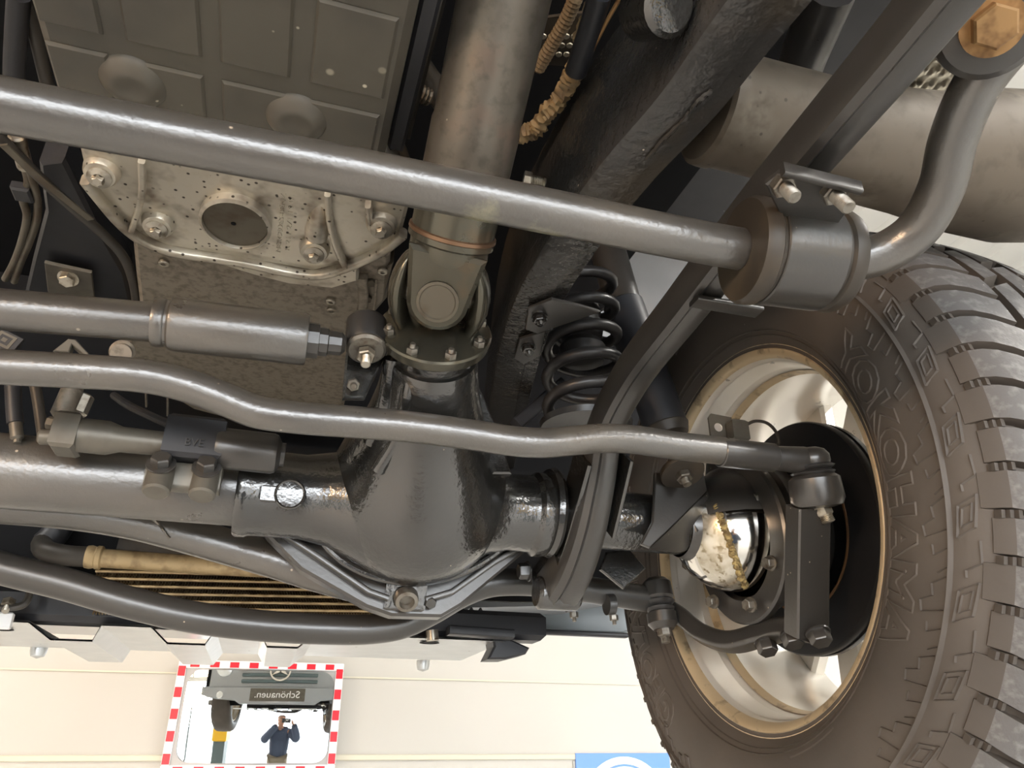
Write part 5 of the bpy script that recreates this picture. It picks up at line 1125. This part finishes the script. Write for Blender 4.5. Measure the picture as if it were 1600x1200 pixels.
JT = {'pelvis': (b(0, 0, .94), (.150, .105)), 'waist': (b(0, 0, 1.08), (.135, .095)), 'chest': (b(0, .01, 1.27), (.130, .090)), 'neckbase': (b(0, .01, 1.43), (.055, .055)), 'neck': (b(0, .02, 1.49), .052),
      'chin': (b(0, .045, 1.54), (.055, .06)), 'skull': (b(0, .035, 1.63), (.088, .100)), 'crown': (b(0, .02, 1.69), (.06, .07)),
      'shl': (b(-.17, .01, 1.40), .048), 'ell': (b(-.29, .12, 1.22), .045), 'wrl': (b(-.05, .28, 1.54), .028),
      'shr': (b(.17, .01, 1.40), .048), 'elr': (b(.33, .12, 1.24), .045), 'wrr': (b(.235, .30, 1.56), .028),
      'hipl': (b(-.09, 0, .88), .095), 'knl': (b(-.11, .02, .50), .062), 'anl': (b(-.12, -.02, .09), .042), 'tol': (b(-.14, .13, .04), .038),
      'hipr': (b(.09, 0, .88), .095), 'knr': (b(.11, .02, .50), .062), 'anr': (b(.12, -.02, .09), .042), 'tor': (b(.14, .13, .04), .038)}
BN = [('pelvis', 'waist'), ('waist', 'chest'), ('chest', 'neckbase'), ('neckbase', 'neck'), ('neck', 'chin'), ('chin', 'skull'), ('skull', 'crown'), ('chest', 'shl'), ('shl', 'ell'), ('ell', 'wrl'),
      ('chest', 'shr'), ('shr', 'elr'), ('elr', 'wrr'), ('pelvis', 'hipl'), ('hipl', 'knl'), ('knl', 'anl'), ('anl', 'tol'), ('pelvis', 'hipr'), ('hipr', 'knr'), ('knr', 'anr'), ('anr', 'tor')]
body = skin_body('body', JT, BN, 'skin', pe)
def clothes(name, ks, bones, grow, m):
    J2 = {}
    for k in ks:
        p, r = JT[k]; r = r if isinstance(r, tuple) else (r, r); J2[k] = (p, (r[0] + grow, r[1] + grow))
    return skin_body(name, J2, [q for q in bones if q[0] in ks and q[1] in ks], m, pe)
clothes('sweater', ['waist', 'pelvis', 'chest', 'neckbase', 'shl', 'ell', 'wrl', 'shr', 'elr', 'wrr'], BN, .034, 'sweater')
clothes('trousers', ['pelvis', 'hipl', 'knl', 'anl', 'hipr', 'knr', 'anr'], BN, .018, 'trousers')
skin_body('hair', {'a': (b(0, .005, 1.690), (.098, .105)), 'b': (b(0, -.035, 1.62), (.092, .075))}, [('a', 'b')], 'hair', pe)
for s, nm in ((-1, 'shoe'), (1, 'shoe')):
    skin_body('shoe', {'a': (b(s * .12, -.03, .055), .052), 'b': (b(s * .14, .13, .045), (.05, .042)), 'c': (b(s * .145, .19, .04), .035)}, [('a', 'b'), ('b', 'c')], 'hair', pe)
# face: nose, eyes, ears
G().lathe([(0, .012), (.02, .014), (.035, .010), (.04, 0)], b(0, .125, 1.625), (0, .5, -.85), 12).build('nose', 'skin', pe)
for s in (-1, 1):
    G().lathe([(-.011, 0), (-.008, .008), (0, .011), (.008, .008), (.011, 0)], b(s * .032, .118, 1.635), (0, 1, 0), 12).build('eye', 'sign_white', pe)
    G().lathe([(0, 0), (0, .022), (.008, .026), (.012, 0)], b(s * .080, .03, 1.615), (s, 0, .1), 14).build('ear', 'skin', pe)
G().box(b(0, .118, 1.565), (.045, .012, .010), bev=.003).build('mouth', 'skin', pe)
# hands: palm, four curled fingers and a thumb each, closing on the ends of the phone
def hand(s, wr, px):
    w = Vector(wr); e = Vector((px, -.045, 1.485)); kn_ = w.lerp(e, .62)
    js = {'wrist': (w, .027), 'palm': (w.lerp(e, .45), (.038, .020))}; bs = [('wrist', 'palm')]
    for i, (L, dz_) in enumerate(((.050, .032), (.056, .012), (.053, -.008), (.043, -.027))):
        base = kn_ + Vector((0, .0, dz_)); a1 = base + Vector((s * .004, L * .55, .004)); a2 = a1 + Vector((-s * .024, L * .30, .002))
        for nm, p, r in (('k%d' % i, base, .0105), ('m%d' % i, a1, .0095), ('t%d' % i, a2, .0082)): js[nm] = (p, r)
        bs += [('palm', 'k%d' % i), ('k%d' % i, 'm%d' % i), ('m%d' % i, 't%d' % i)]
    tb = w.lerp(e, .4) + Vector((-s * .02, -.012, .018)); js['h0'] = (tb, .012); js['h1'] = (tb + Vector((-s * .03, .010, .018)), .0095)
    bs += [('palm', 'h0'), ('h0', 'h1')]
    skin_body('hand', js, bs, 'skin', pe, 1)
hand(-1, JT['wrl'][0], -.078); hand(1, JT['wrr'][0], .078)
ph_ = thing('phone', (0, -.016, 1.5), 'dark phone held up sideways in front of the photographer', 'phone')
G().box((.0, -.017, 1.492), (.150, .008, .073), bev=.003).build('case', 'phone_black', ph_)
G().box((.0, -.0215, 1.492), (.140, .001, .066)).build('screen', 'dark_plastic', ph_)
for dx in (0.0, .022):
    G().lathe([(0, 0), (0, .008), (.0015, .008), (.0015, 0)], (dx * 1.0, -.013, 1.5), (0, 1, 0), 20).build('lens', 'chrome', ph_)
